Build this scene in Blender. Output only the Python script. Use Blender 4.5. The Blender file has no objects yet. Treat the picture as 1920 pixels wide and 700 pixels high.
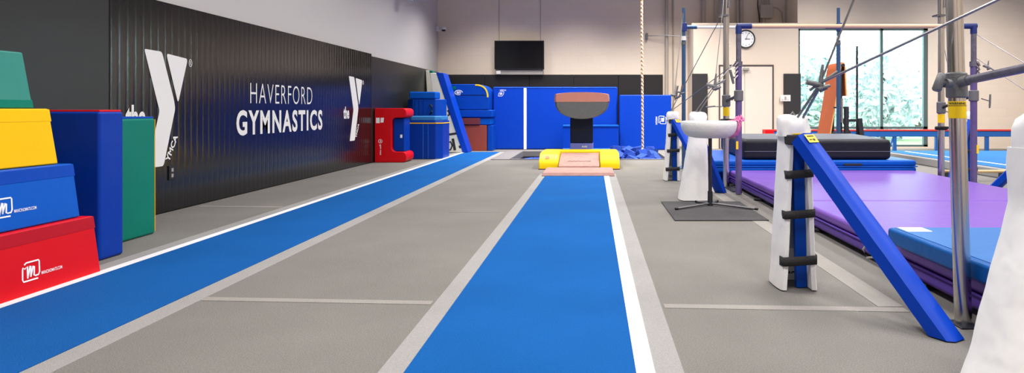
import bpy, bmesh, math, random
from mathutils import Vector, Matrix, noise
random.seed(7)
C = bpy.context.scene.collection
F, CX, CY, EYE = 1200.0, 1112.0, 205.0, 1.0        # focal length in pixels of the 1920 frame, vanishing point, eye height
def P(px, py, Y):                                   # photo point at a known distance -> place in the room
    return Vector(((px-CX)/F*Y, Y, EYE-(py-CY)/F*Y))
def PX(px, Y): return (px-CX)/F*Y
def PZ(py, Y): return EYE-(py-CY)/F*Y
def lin(c):
    r = []
    for v in c:
        v /= 255.0
        r.append(v/12.92 if v <= .04045 else ((v+.055)/1.055)**2.4)
    return (*r, 1)

# ------------------------------------------------------------------ materials
M = {}
def mat(name, col, rough=.5, metal=0., bump=0., bscale=20., bdetail=3., var=0., vscale=6., spec=.5, coat=0., stretch=None, emit=0.):
    m = bpy.data.materials.new(name); m.use_nodes = True
    nt = m.node_tree; b = nt.nodes['Principled BSDF']
    c = lin(col)
    b.inputs['Base Color'].default_value = c
    b.inputs['Roughness'].default_value = rough
    b.inputs['Metallic'].default_value = metal
    b.inputs['Specular IOR Level'].default_value = spec
    if coat: b.inputs['Coat Weight'].default_value = coat; b.inputs['Coat Roughness'].default_value = .25
    if emit:
        b.inputs['Emission Color'].default_value = c; b.inputs['Emission Strength'].default_value = emit
    if bump or var:
        tc = nt.nodes.new('ShaderNodeTexCoord'); vec = tc.outputs['Object']
        if stretch:
            mp = nt.nodes.new('ShaderNodeMapping'); mp.inputs['Scale'].default_value = stretch
            nt.links.new(vec, mp.inputs['Vector']); vec = mp.outputs['Vector']
        if bump:
            n = nt.nodes.new('ShaderNodeTexNoise'); n.inputs['Scale'].default_value = bscale; n.inputs['Detail'].default_value = bdetail
            nt.links.new(vec, n.inputs['Vector'])
            bp = nt.nodes.new('ShaderNodeBump'); bp.inputs['Strength'].default_value = bump; bp.inputs['Distance'].default_value = .02
            nt.links.new(n.outputs['Fac'], bp.inputs['Height']); nt.links.new(bp.outputs['Normal'], b.inputs['Normal'])
        if var:
            n2 = nt.nodes.new('ShaderNodeTexNoise'); n2.inputs['Scale'].default_value = vscale; n2.inputs['Detail'].default_value = 5
            nt.links.new(vec, n2.inputs['Vector'])
            r = nt.nodes.new('ShaderNodeValToRGB'); r.color_ramp.elements[0].position = .3; r.color_ramp.elements[1].position = .7
            r.color_ramp.elements[0].color = (*[x*(1-var) for x in c[:3]], 1)
            r.color_ramp.elements[1].color = (*[min(1, x*(1+var)) for x in c[:3]], 1)
            nt.links.new(n2.outputs['Fac'], r.inputs['Fac']); nt.links.new(r.outputs['Color'], b.inputs['Base Color'])
    M[name] = m
    return m
def vinyl(name, col, rough=.42, bump=.25, bscale=7): return mat(name, col, rough, bump=bump, bscale=bscale, bdetail=2.5, spec=.18)

def carpet(name, col, var=.16):
    m = mat(name, col, .95, bump=.5, bscale=260, bdetail=4, var=var, vscale=170, spec=.1)
    nt = m.node_tree; b = nt.nodes['Principled BSDF']
    src = b.inputs['Base Color'].links[0].from_socket               # large worn patches on top of the pile's grain
    tc = nt.nodes.new('ShaderNodeTexCoord'); n = nt.nodes.new('ShaderNodeTexNoise'); n.inputs['Scale'].default_value = 1.3; n.inputs['Detail'].default_value = 6
    nt.links.new(tc.outputs['Object'], n.inputs['Vector'])
    mr = nt.nodes.new('ShaderNodeMapRange'); mr.inputs['From Min'].default_value = .3; mr.inputs['From Max'].default_value = .7
    mr.inputs['To Min'].default_value = .92; mr.inputs['To Max'].default_value = 1.07
    nt.links.new(n.outputs['Fac'], mr.inputs['Value'])
    mx = nt.nodes.new('ShaderNodeMix'); mx.data_type = 'RGBA'; mx.blend_type = 'MULTIPLY'; mx.inputs['Factor'].default_value = 1
    nt.links.new(src, mx.inputs['A']); nt.links.new(mr.outputs['Result'], mx.inputs['B']); nt.links.new(mx.outputs['Result'], b.inputs['Base Color'])
    return m
carpet('carpet_grey', (124, 121, 117), .22); carpet('carpet_light', (154, 152, 151), .1)
carpet('carpet_blue', (16, 86, 156), .14); carpet('carpet_white', (232, 232, 234), .04)
carpet('spring_blue', (52, 108, 168), .06); carpet('tape_grey', (150, 146, 141), .08)
mat('rubber', (66, 64, 66), .9, bump=.5, bscale=200, var=.35, vscale=220)
mat('rubber_strip', (118, 114, 116), .9, bump=.3, bscale=100, var=.1, vscale=60)
def block_wall(name, col):
    m = mat(name, col, .8, spec=.2)
    nt = m.node_tree; b = nt.nodes['Principled BSDF']
    tc = nt.nodes.new('ShaderNodeTexCoord'); sp = nt.nodes.new('ShaderNodeSeparateXYZ'); cb = nt.nodes.new('ShaderNodeCombineXYZ')
    nt.links.new(tc.outputs['Object'], sp.inputs[0]); nt.links.new(sp.outputs['X'], cb.inputs['X']); nt.links.new(sp.outputs['Z'], cb.inputs['Y'])
    br = nt.nodes.new('ShaderNodeTexBrick'); nt.links.new(cb.outputs[0], br.inputs['Vector'])
    br.inputs['Scale'].default_value = 1; br.inputs['Brick Width'].default_value = .41; br.inputs['Row Height'].default_value = .205
    br.inputs['Mortar Size'].default_value = .006; br.inputs['Mortar Smooth'].default_value = .3
    c = lin(col); br.inputs['Color1'].default_value = c; br.inputs['Color2'].default_value = (*[x*.97 for x in c[:3]], 1)
    br.inputs['Mortar'].default_value = (*[x*.95 for x in c[:3]], 1)
    nt.links.new(br.outputs['Color'], b.inputs['Base Color'])
    bp = nt.nodes.new('ShaderNodeBump'); bp.inputs['Strength'].default_value = .12; bp.inputs['Distance'].default_value = .006; bp.invert = True
    nt.links.new(br.outputs['Fac'], bp.inputs['Height']); nt.links.new(bp.outputs['Normal'], b.inputs['Normal'])
    return m
block_wall('block_beige', (226, 211, 194))
mat('plaster', (190, 187, 186), .8, bump=.05, bscale=60, spec=.2)
mat('plaster_beige', (216, 200, 184), .8, spec=.2)
mat('ceiling_paint', (190, 190, 190), .9)
mat('ribbed_black', (22, 22, 24), .17, bump=.06, bscale=14, spec=.55, stretch=(1, 2, .5))
mat('smooth_black', (34, 33, 34), .34, bump=.1, bscale=5, spec=.5)
mat('pad_dark', (44, 42, 44), .5, spec=.4)
vinyl('v_blue', (0, 66, 170)); vinyl('v_blue_deep', (0, 52, 152), .4); vinyl('v_blue_mid', (0, 84, 184)); vinyl('v_blue_light', (52, 122, 184))
vinyl('v_blue_royal', (0, 60, 178), .45, .15, 5)
vinyl('v_red', (206, 14, 26)); vinyl('v_red_deep', (176, 16, 34)); vinyl('v_yellow', (244, 186, 0)); vinyl('v_green', (0, 114, 98)); vinyl('v_green_light', (56, 132, 122))
vinyl('v_yellow_soft', (246, 212, 20), .45); vinyl('v_purple', (110, 76, 164), .38, .2, 5); vinyl('v_purple_dark', (84, 54, 148), .35)
vinyl('v_black', (34, 36, 44), .5, .5, 5); vinyl('v_black_top', (92, 94, 104), .6, .2); vinyl('v_brown', (150, 70, 56)); vinyl('v_brown_dark', (112, 52, 54))
vinyl('v_navy', (12, 26, 66), .5); vinyl('v_lilac', (112, 122, 214), .5); vinyl('v_cream', (222, 220, 206), .6); vinyl('v_teal_blue', (2, 80, 150), .4, .3, 9)
vinyl('v_teal_top', (40, 98, 162), .4, .2, 9)
mat('v_white', (236, 236, 236), .5, bump=.35, bscale=9, bdetail=1.5, spec=.3, stretch=(1.5, 1.5, 1.1))
mat('canvas_white', (226, 226, 222), .7, bump=.3, bscale=14)
mat('liner', (146, 166, 188), .6); mat('print_black', (28, 30, 46), .6); mat('print_white', (242, 242, 244), .5); mat('print_orange', (214, 96, 26), .5)
mat('wall_white', (226, 224, 222), .5)
mat('webbing', (38, 36, 38), .8, bump=.3, bscale=90)
mat('suede_pink', (164, 126, 118), .85, bump=.4, bscale=90, var=.12, vscale=12)
mat('vault_top', (178, 118, 106), .6, bump=.2, bscale=60); mat('vault_body', (84, 88, 94), .36, bump=.6, bscale=110, var=.25, vscale=90)
mat('chrome', (206, 202, 198), .22, metal=1); mat('steel', (120, 120, 124), .38, metal=.8); mat('steel_dark', (62, 64, 70), .42, metal=.7)
mat('clamp', (112, 113, 116), .5, metal=.4, bump=.15, bscale=80); mat('black_metal', (34, 34, 38), .45, metal=.5)
mat('purple_steel', (98, 86, 136), .38, metal=.25, var=.12, vscale=14); mat('purple_grey', (106, 104, 118), .4, metal=.4, var=.25, vscale=20)
mat('blue_steel', (52, 84, 122), .4, metal=.3); mat('blue_frame', (14, 84, 160), .45); mat('navy_sleeve', (20, 42, 110), .4)
mat('wood_bar', (222, 190, 156), .45, var=.08, vscale=5, stretch=(1, 12, 12)); mat('sticker', (246, 206, 0), .45); mat('tan_wood', (206, 176, 128), .5)
mat('orange_pad', (170, 80, 34), .5, bump=.15, bscale=8, var=.06, vscale=4); mat('orange_edge', (240, 178, 110), .6)
mat('pink_tape', (238, 120, 176), .35, bump=.6, bscale=50, var=.35, vscale=26)
mat('screen', (6, 8, 14), .12, spec=.5); mat('plastic_white', (214, 212, 210), .45); mat('plastic_black', (20, 20, 22), .4); mat('plastic_grey', (150, 146, 142), .5)
mat('pipe_paint', (172, 162, 152), .6); mat('door_paint', (214, 202, 190), .55); mat('door_trim', (70, 60, 58), .6); mat('window_frame', (92, 108, 108), .45, metal=.3)
mat('foam_blue', (18, 62, 158), .85, bump=.3, bscale=60, var=.15, vscale=9); mat('pit_wall', (22, 26, 48), .8)
mat('red_pad', (190, 44, 44), .5); mat('cable_steel', (138, 136, 136), .35, metal=.8)
mat('bark', (96, 84, 70), .9); mat('leaf_a', (206, 222, 224), .7, var=.12, vscale=3); mat('leaf_b', (222, 232, 236), .7, var=.12, vscale=3)  # leaf colours paled to near white, overexposed daylight put into them
mat('lawn', (140, 160, 110), .95, var=.2, vscale=2)
mr_ = mat('rope', (214, 186, 146), .9, bump=.5, bscale=60)
nt = mr_.node_tree                                                    # dark tracer yarn in the strands
wv = nt.nodes.new('ShaderNodeTexWave'); wv.wave_type = 'BANDS'; wv.bands_direction = 'DIAGONAL'; wv.inputs['Scale'].default_value = 7
tc = nt.nodes.new('ShaderNodeTexCoord'); nt.links.new(tc.outputs['Object'], wv.inputs['Vector'])
rp = nt.nodes.new('ShaderNodeValToRGB'); rp.color_ramp.elements[0].color = lin((150, 104, 62)); rp.color_ramp.elements[1].color = lin((236, 222, 198)); rp.color_ramp.elements[0].position = .2; rp.color_ramp.elements[1].position = .55
nt.links.new(wv.outputs['Fac'], rp.inputs['Fac']); nt.links.new(rp.outputs['Color'], nt.nodes['Principled BSDF'].inputs['Base Color'])
g = bpy.data.materials.new('glass'); g.use_nodes = True; nt = g.node_tree; nt.nodes.clear()
o_ = nt.nodes.new('ShaderNodeOutputMaterial'); mx = nt.nodes.new('ShaderNodeMixShader'); tr = nt.nodes.new('ShaderNodeBsdfTransparent'); gl = nt.nodes.new('ShaderNodeBsdfGlossy')
gl.inputs['Roughness'].default_value = .02; tr.inputs['Color'].default_value = (.86, .96, .95, 1)
mx.inputs[0].default_value = .06; nt.links.new(tr.outputs[0], mx.inputs[1]); nt.links.new(gl.outputs[0], mx.inputs[2]); nt.links.new(mx.outputs[0], o_.inputs[0]); M['glass'] = g

# ------------------------------------------------------------------ mesh helpers
def new(): return bmesh.new()
def obj(name, bm, m, parent=None, bevel=0., seg=3, smooth=True, loc=None):
    bmesh.ops.recalc_face_normals(bm, faces=bm.faces)
    me = bpy.data.meshes.new(name); bm.to_mesh(me); bm.free()
    if isinstance(m, (list, tuple)):
        for x in m: me.materials.append(M[x])
    else: me.materials.append(M[m])
    if smooth:
        for p in me.polygons: p.use_smooth = True
        me.set_sharp_from_angle(angle=math.radians(40))
    o = bpy.data.objects.new(name, me); C.objects.link(o)
    if parent: o.parent = parent; o.matrix_parent_inverse = parent_inv(parent)
    if bevel:
        b = o.modifiers.new('bevel', 'BEVEL'); b.width = bevel; b.segments = seg; b.limit_method = 'ANGLE'; b.angle_limit = math.radians(30)
        b.harden_normals = True
    return o
def parent_inv(p):
    m = Matrix.Identity(4); q = p
    chain = []
    while q: chain.append(q); q = q.parent
    for q in reversed(chain):
        m = m @ q.matrix_parent_inverse @ Matrix.LocRotScale(q.location, q.rotation_euler, q.scale)
    return m.inverted()
def tag(o, label, cat=None, group=None, kind=None):
    if label: o['label'] = label
    if cat: o['category'] = cat
    if group: o['group'] = group
    if kind: o['kind'] = kind
    return o
def thing(name, label, cat, loc=(0, 0, 0), group=None):
    o = bpy.data.objects.new(name, None); C.objects.link(o); o.location = loc; o.empty_display_size = .1
    return tag(o, label, cat, group)
def struct(o): o['kind'] = 'structure'; return o
def box(bm, x0, x1, y0, y1, z0, z1, mi=0):
    vs = [bm.verts.new((x, y, z)) for z in (z0, z1) for (x, y) in ((x0, y0), (x1, y0), (x1, y1), (x0, y1))]
    for f in ((0, 3, 2, 1), (4, 5, 6, 7), (0, 1, 5, 4), (1, 2, 6, 5), (2, 3, 7, 6), (3, 0, 4, 7)):
        bm.faces.new([vs[i] for i in f]).material_index = mi
    return bm
def B(x0, x1, y0, y1, z0, z1): return box(new(), x0, x1, y0, y1, z0, z1)
def frustum(bm, b, t, z0, z1):
    vs = [bm.verts.new((x, y, z)) for (r, z) in ((b, z0), (t, z1)) for (x, y) in ((r[0], r[2]), (r[1], r[2]), (r[1], r[3]), (r[0], r[3]))]
    for f in ((0, 3, 2, 1), (4, 5, 6, 7), (0, 1, 5, 4), (1, 2, 6, 5), (2, 3, 7, 6), (3, 0, 4, 7)): bm.faces.new([vs[i] for i in f])
    return bm
def basis(d):
    d = d.normalized(); up = Vector((0, 0, 1)) if abs(d.z) < .95 else Vector((0, 1, 0))
    a = d.cross(up).normalized(); return a, a.cross(d).normalized()
def tube(bm, pts, r, n=14, caps=True, radii=None, mi=0):
    pts = [Vector(p) for p in pts]; rings = []
    for i, p in enumerate(pts):
        d = (pts[min(i+1, len(pts)-1)]-pts[max(i-1, 0)])
        a, b = basis(d); rr = radii[i] if radii else r
        rings.append([bm.verts.new(p+rr*(math.cos(t)*a+math.sin(t)*b)) for t in [2*math.pi*k/n for k in range(n)]])
    for i in range(len(rings)-1):
        for k in range(n):
            bm.faces.new((rings[i][k], rings[i][(k+1) % n], rings[i+1][(k+1) % n], rings[i+1][k])).material_index = mi
    if caps:
        bm.faces.new(rings[0][::-1]).material_index = mi; bm.faces.new(rings[-1]).material_index = mi
    return bm
def T(p, q, r, n=14): return tube(new(), [p, q], r, n)
def lathe(bm, prof, c, n=40):
    rings = [[bm.verts.new((c[0]+r*math.cos(t), c[1]+r*math.sin(t), c[2]+z)) for t in [2*math.pi*k/n for k in range(n)]] for r, z in prof]
    for i in range(len(rings)-1):
        for k in range(n): bm.faces.new((rings[i][k], rings[i][(k+1) % n], rings[i+1][(k+1) % n], rings[i+1][k]))
    bm.faces.new(rings[0][::-1]); bm.faces.new(rings[-1]); return bm
def bar(bm, p, q, w, h):                                              # square section bar between two points
    p, q = Vector(p), Vector(q); a, b = basis(q-p)
    r0 = [bm.verts.new(p+a*sx*w/2+b*sy*h/2) for sx, sy in ((-1, -1), (1, -1), (1, 1), (-1, 1))]
    r1 = [bm.verts.new(q+a*sx*w/2+b*sy*h/2) for sx, sy in ((-1, -1), (1, -1), (1, 1), (-1, 1))]
    for k in range(4): bm.faces.new((r0[k], r0[(k+1) % 4], r1[(k+1) % 4], r1[k]))
    bm.faces.new(r0[::-1]); bm.faces.new(r1); return bm
def prism(bm, pts, axis, a0, a1):                                     # outline in a plane, extruded along an axis
    def v(p, a):
        return {'x': (a, p[0], p[1]), 'y': (p[0], a, p[1]), 'z': (p[0], p[1], a)}[axis]
    r0 = [bm.verts.new(v(p, a0)) for p in pts]; r1 = [bm.verts.new(v(p, a1)) for p in pts]; n = len(pts)
    for k in range(n): bm.faces.new((r0[k], r0[(k+1) % n], r1[(k+1) % n], r1[k]))
    bm.faces.new(r0[::-1]); bm.faces.new(r1); return bm
def rounded(pts_r, n=6):                                              # polygon corners with radius -> outline
    out = []; N = len(pts_r)
    for i, (x, y, r) in enumerate(pts_r):
        p = Vector((x, y)); a = Vector(pts_r[i-1][:2]); b = Vector(pts_r[(i+1) % N][:2])
        if r <= 0: out.append((x, y)); continue
        da, db = (a-p), (b-p); r = min(r, da.length*.49, db.length*.49); s, e = p+da.normalized()*r, p+db.normalized()*r
        for k in range(n+1):
            t = k/n; q = s*(1-t)**2+p*2*t*(1-t)+e*t*t; out.append((q.x, q.y))
    return out
class Face:                                                           # a flat face in the room on which marks are printed
    def __init__(s, O, u, v, lift=.0015):
        s.O, s.u, s.v = Vector(O), Vector(u).normalized(), Vector(v).normalized(); s.n = s.u.cross(s.v); s.l = lift
    def p(s, x, y, h=0): return s.O+s.u*x+s.v*y+s.n*(s.l+h)
def flat(bm, F_, pts, th=.001):
    lo = [bm.verts.new(F_.p(x, y, -s_)) for x, y in pts for s_ in (0,)]; n = len(pts)
    hi = [bm.verts.new(F_.p(x, y, th)) for x, y in pts]
    for k in range(n): bm.faces.new((lo[k], lo[(k+1) % n], hi[(k+1) % n], hi[k]))
    bm.faces.new(lo[::-1]); bm.faces.new(hi)
def stroke(bm, F_, pts, w, closed=False, th=.001):
    n = len(pts); ps = [Vector(p) for p in pts]; L = []
    for i in range(n):
        a = ps[i-1] if (i > 0 or closed) else ps[i]; b = ps[(i+1) % n] if (i < n-1 or closed) else ps[i]
        d = (b-a).normalized(); nn = Vector((-d.y, d.x)); L.append((ps[i]+nn*w/2, ps[i]-nn*w/2))
    m = n if closed else n-1
    V = [[bm.verts.new(F_.p(q.x, q.y, h)) for q in pr for h in (0, th)] for pr in L]
    for i in range(m):
        A, Bv = V[i], V[(i+1) % n]
        bm.faces.new((A[1], Bv[1], Bv[3], A[3])); bm.faces.new((A[0], A[1], Bv[1], Bv[0])); bm.faces.new((A[2], A[3], Bv[3], Bv[2]))
def text(bm, s, F_, x, y, w, h, off=0., th=.001, spacing=1.):
    cu = bpy.data.curves.new('t', 'FONT'); cu.body = s; cu.size = 1; cu.offset = off; cu.space_character = spacing; cu.resolution_u = 4
    to = bpy.data.objects.new('t', cu); C.objects.link(to); dg = bpy.context.evaluated_depsgraph_get()
    me = bpy.data.meshes.new_from_object(to.evaluated_get(dg)); bpy.data.objects.remove(to); bpy.data.curves.remove(cu)
    vs = [v.co.copy() for v in me.vertices]
    x0 = min(v.x for v in vs); x1 = max(v.x for v in vs); y0 = min(v.y for v in vs); y1 = max(v.y for v in vs)
    bv = [bm.verts.new(F_.p(x+(v.x-x0)/(x1-x0)*w, y+(v.y-y0)/(y1-y0)*h, th)) for v in vs]
    for p in me.polygons:
        try: bm.faces.new([bv[i] for i in p.vertices])
        except ValueError: pass
    bpy.data.meshes.remove(me)

def m_logo(bm, F_, x, y, s, url=None, slant=.0):                      # square badge with a handwritten m and the web address beside it
    def q(pts): return [(x+(a+slant*b)*s, y+b*s) for a, b in pts]
    stroke(bm, F_, q([(.06, .72), (.02, .6), (.0, .12), (.05, .0), (.9, .0)]), .075*s)
    stroke(bm, F_, q([(.12, .84), (.25, .92), (.96, .92), (1., .86), (1., .3), (.93, .17), (.78, .17)]), .075*s)
    stroke(bm, F_, q([(.12, .62), (.3, .72), (.3, .12)]), .09*s)
    stroke(bm, F_, q([(.3, .15), (.46, .72), (.5, .7), (.48, .16)]), .08*s)
    stroke(bm, F_, q([(.48, .2), (.64, .68), (.7, .64), (.67, .2), (.8, .15)]), .08*s)
    if url: text(bm, url, F_, x+1.12*s, y+.12*s, 1.3*s, .17*s, .01)
def y_logo(name, label, Y0, Z0, parent_group):
    W, H = .63, 1.1
    t = thing(name, label, 'logo', (-4.118, Y0+W/2, Z0), parent_group)
    Fw = Face((-4.118, Y0, Z0), (0, 1, 0), (0, 0, 1), 0)
    Fw.n = Vector((1, 0, 0))
    bm = new()
    arm = rounded([(0, 1, .03), (.38, .995, .035), (.66, .58, .03), (.69, .50, .03), (.42, 0, .04), (.06, 0, .04), (.33, .48, .03)], 4)
    flat(bm, Fw, [(a*W, b*H) for a, b in arm], .002)
    obj('long_stroke', bm, 'wall_white', t, smooth=False); bm = new()
    tri = rounded([(.48, .985, .05), (1., .96, .05), (.76, .55, .04)], 4)
    flat(bm, Fw, [(a*W, b*H) for a, b in tri], .002)
    obj('short_stroke', bm, 'wall_white', t, smooth=False)
    bm = new(); text(bm, 'the', Fw, -.235, .345*H, .25, .205, .035, .002); obj('the_lettering', bm, 'wall_white', t, smooth=False)
    d = Vector((.135, .246)).normalized(); Fy = Face((-4.118, Y0+.33, Z0+.035), (0, d.x, d.y), (0, -d.y, d.x), 0); Fy.n = Vector((1, 0, 0))
    bm = new(); text(bm, 'YMCA', Fy, 0, -.015, .28, .065, .03, .002); obj('vertical_lettering', bm, 'wall_white', t, smooth=False)
    bm = new(); cx, cz = W+.045, H*.925
    stroke(bm, Fw, [(cx+.024*math.cos(a*math.pi/8), cz+.036*math.sin(a*math.pi/8)) for a in range(16)], .006, True, .002)
    text(bm, 'R', Fw, cx-.01, cz-.02, .02, .04, .01, .002); obj('registered_mark', bm, 'wall_white', t, smooth=False)
    return t

# ------------------------------------------------------------------ room shell
YB, YR, XW = 17.2, 16.2, -4.12
PIT = (-1.66, 1.5, 12.72, 15.2)
bm = new()
for r in ((-4.6, 11.6, -2.5, PIT[2]), (-4.6, PIT[0], PIT[2], PIT[3]), (PIT[1], 11.6, PIT[2], PIT[3]), (-4.6, 11.6, PIT[3], 17.4)):
    box(bm, r[0], r[1], r[2], r[3], -.12, 0)
floor = struct(obj('floor', bm, 'carpet_grey', smooth=False))
def line_quad(pts, z=.002):
    bm = new(); lo = [bm.verts.new((x, y, z)) for x, y in pts]; hi = [bm.verts.new((x, y, z+.0015)) for x, y in pts]
    for k in range(4): bm.faces.new((lo[k], lo[(k+1) % 4], hi[(k+1) % 4], hi[k]))
    bm.faces.new(hi); return bm
for q in (((-2.05, 3.40), (-.83, 3.33), (-.83, 3.27), (-2.05, 3.34)), ((.36, 3.28), (1.56, 3.22), (1.56, 3.15), (.36, 3.215)), ((-4.05, 6.62), (-3.17, 6.56), (-3.17, 6.5), (-4.05, 6.56)),
          ((1.44, 3.235), (1.57, 3.235), (1.53, 8.2), (1.40, 8.2)), ((-1.4, 6.2), (-.9, 6.2), (-.9, 6.205), (-1.4, 6.205))):
    obj('floor_line', line_quad(q, .0005), 'tape_grey', floor, smooth=False)
bm = new()
x0, x1, y0, y1 = PIT
box(bm, x0-.05, x1+.05, y0-.05, y1+.05, -.75, -.65); box(bm, x0-.06, x0, y0, y1, -.65, -.12); box(bm, x1, x1+.06, y0, y1, -.65, -.12)
box(bm, x0-.06, x1+.06, y0-.06, y0, -.65, -.12); box(bm, x0-.06, x1+.06, y1, y1+.06, -.65, -.12)
struct(obj('floor_pit', bm, 'pit_wall', smooth=False))
bm = new(); box(bm, -1.62, 1.5, 12.66, 12.72, .0, .012); obj('pit_edge_strip', bm, 'carpet_light', floor, smooth=False)
bm = new(); box(bm, -2.02, 1.5, 12.62, 12.66, .0, .006); obj('pit_edge_gap', bm, 'pit_wall', floor, smooth=False)
bm = new(); box(bm, -2.02, -1.665, 12.67, 15.3, 0, .008)
tag(obj('rubber_strip', bm, 'rubber_strip', smooth=False), 'flat grey rubber strip on the floor between blue runway end and landing pit', 'floor mat')

struct(obj('wall_left', B(-4.35, -4.17, -2.5, 17.4, 0, 6), 'plaster', smooth=False))
struct(obj('wall_back', B(-4.35, 11.8, YB, YB+.2, 0, 6), 'block_beige', smooth=False))
bm = new(); wx0, wx1, wz0, wz1 = PX(1497, YR), PX(1740, YR), .05, 3.05
box(bm, 2.54, wx0, YR, YR+.99, 0, 3.12); 
struct(obj('wall_alcove', bm, 'plaster_beige', smooth=False))
bm = new(); box(bm, wx1, 11.6, YR, YR+.2, 0, 6); box(bm, wx0, wx1, YR, YR+.2, wz1, 6); box(bm, wx0, wx1, YR, YR+.2, 0, wz0)
box(bm, wx0-.02, wx0+.0, YR, YR+.99, 3.125, 6)
struct(obj('wall_window_side', bm, 'block_beige', smooth=False))
struct(obj('wall_right', B(11.6, 11.8, -2.5, 17.4, 0, 6), 'plaster_beige', smooth=False))
struct(obj('wall_front', B(-4.35, 11.8, -2.7, -2.5, 0, 6), 'plaster_beige', smooth=False))
struct(obj('ceiling', B(-4.35, 11.8, -2.7, 17.4, 6, 6.1), 'ceiling_paint', smooth=False))
# the wall behind the window opening is cut away
wb = bpy.data.objects['wall_back']; bm = new(); box(bm, -4.35, wx0, YB, YB+.2, 0, 6); box(bm, wx0, 11.8, YB+.0, YB+.2, 4.2, 6)
bm.to_mesh(wb.data); bm.free()
bm = new(); box(bm, wx0, wx1+.3, YR-.05, YR, 3.1, 3.17); struct(obj('trim_1', bm, 'plaster_beige', bevel=.005))
bm = new(); box(bm, 2.5, wx0, YR-.04, YR+.1, 3.12, 3.18); struct(obj('trim_2', bm, 'plaster_beige', bevel=.005))
# window
bm = new()
def fr(a, b, c, d, y0=YR+.02, y1=YR+.1): box(bm, a, b, y0, y1, c, d)
fr(wx0, wx0+.05, wz0, wz1); fr(wx1-.1, wx1, wz0, wz1); fr(wx0, wx1, wz0, wz0+.05); fr(wx0, wx1, wz1-.05, wz1)
mx_ = PX(1654, YR); fr(mx_-.035, mx_+.035, wz0, wz1); fr(wx0, wx1, .5, .56)
w = struct(obj('window_1', bm, 'window_frame', smooth=False))
obj('window_pane', B(wx0+.05, mx_-.035, YR+.055, YR+.061, wz0+.05, wz1-.05), 'glass', w, smooth=False)
obj('window_pane', B(mx_+.035, wx1-.1, YR+.055, YR+.061, wz0+.05, wz1-.05), 'glass', w, smooth=False)
# door
bm = new(); dx0, dx1, dz = PX(1350, YR), PX(1448, YR), 2.09
box(bm, dx0-.03, dx0, YR-.03, YR, 0, dz); box(bm, dx1, dx1+.03, YR-.03, YR, 0, dz); box(bm, dx0-.03, dx1+.03, YR-.03, YR, dz, dz+.035)
d = struct(obj('door_1', bm, 'door_trim', smooth=False)); dm = PX(1396, YR)
obj('door_leaf', B(dx0, dm-.004, YR-.02, YR-.002, 0.01, dz-.005), 'door_paint', d, bevel=.002); obj('door_leaf', B(dm+.004, dx1-.004, YR-.02, YR-.002, 0.01, dz-.005), 'door_paint', d, bevel=.002)
bm = new(); box(bm, dm-.05, dm+.1, YR-.08, YR-.02, dz-.1, dz-.05); bar(bm, (dm-.02, YR-.06, dz-.1), (dm-.05, YR-.06, dz-.2), .02, .02); obj('door_closer', bm, 'plastic_grey', d)
obj('door_handle', T((dm-.1, YR-.06, 1.0), (dm-.1, YR-.06, 1.25), .012), 'steel', d)

# wall padding
def ribbed(y0, y1, z1):
    bm = new(); p = .1; n = round((y1-y0)/p); p = (y1-y0)/n; prof = []
    for i in range(n):
        for k in range(8):
            t = k/8; prof.append((XW-.0022*(1-min(1, 3.5*math.sin(math.pi*t)))-.0003*(2*t-1)**2, y0+(i+t)*p))
    prof.append((XW-.0025, y1)); lo = [bm.verts.new((x, y, .01)) for x, y in prof]; hi = [bm.verts.new((x, y, z1)) for x, y in prof]
    bl = [bm.verts.new((-4.168, y, z)) for y, z in ((y0, .01), (y1, .01), (y1, z1), (y0, z1))]
    for i in range(len(lo)-1): bm.faces.new((lo[i], lo[i+1], hi[i+1], hi[i]))
    bm.faces.new([bl[3], bl[2]]+hi[::-1]); bm.faces.new([bl[1], bl[0]]+lo); bm.faces.new((bl[0], bl[3], hi[0], lo[0])); bm.faces.new((bl[2], bl[1], lo[-1], hi[-1]))
    return bm
YA, YC = 1200*4.12/906, 1200*4.12/415
tag(obj('wall_padding', B(-4.168, XW+.005, -2.4, YA-.01, .01, 2.06), 'smooth_black', bevel=.01), 'smooth black wall pad behind the stack of coloured trapezoid blocks', 'wall padding')
tag(obj('wall_padding', ribbed(YA, YC, 2.03), 'ribbed_black'), 'glossy black pleated wall pad carrying the white gym lettering', 'wall padding')
tag(obj('wall_padding', B(-4.168, XW+.004, YC+.005, YB-.07, .01, 1.99), 'smooth_black', bevel=.01), 'plain black wall pad behind the red block and blue octagon mats', 'wall padding')
bm = new(); xr = PX(1243, YB-.05)
for k in range(5): box(bm, -4.1+k*(xr+4.1)/5+.002, -4.1+(k+1)*(xr+4.1)/5-.002, YB-.06, YB, .01, 1.93)
tag(obj('wall_padding', bm, 'smooth_black', bevel=.01), 'black wall pad along the back wall behind the big blue mats', 'wall padding')
tag(obj('wall_padding', B(PX(1298, YR-.05), PX(1327, YR-.05), YR-.05, YR, .3, 1.9), 'pad_dark', bevel=.01), 'narrow dark pad on the wall before the double door, clock side', 'wall padding')
tag(obj('wall_padding', B(PX(1470, YR-.05), PX(1502, YR-.05), YR-.05, YR, .82, 1.9), 'pad_dark', bevel=.01), 'narrow dark pad on the wall between double door and window', 'wall padding')
s = thing('light_switch', 'white switch plate set in the dark pad beside the window', 'switch', (PX(1473, YR-.06), YR-.06, 1.25))
X = PX(1463, YR-.06); obj('plate', B(X, X+.26, YR-.062, YR-.051, 1.2, 1.36), 'plastic_white', s, bevel=.004)
for k in range(3): obj('rocker', B(X+.04+k*.07, X+.08+k*.07, YR-.07, YR-.062, 1.24, 1.32), 'plastic_grey' if k == 1 else 'plastic_white', s)

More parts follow.
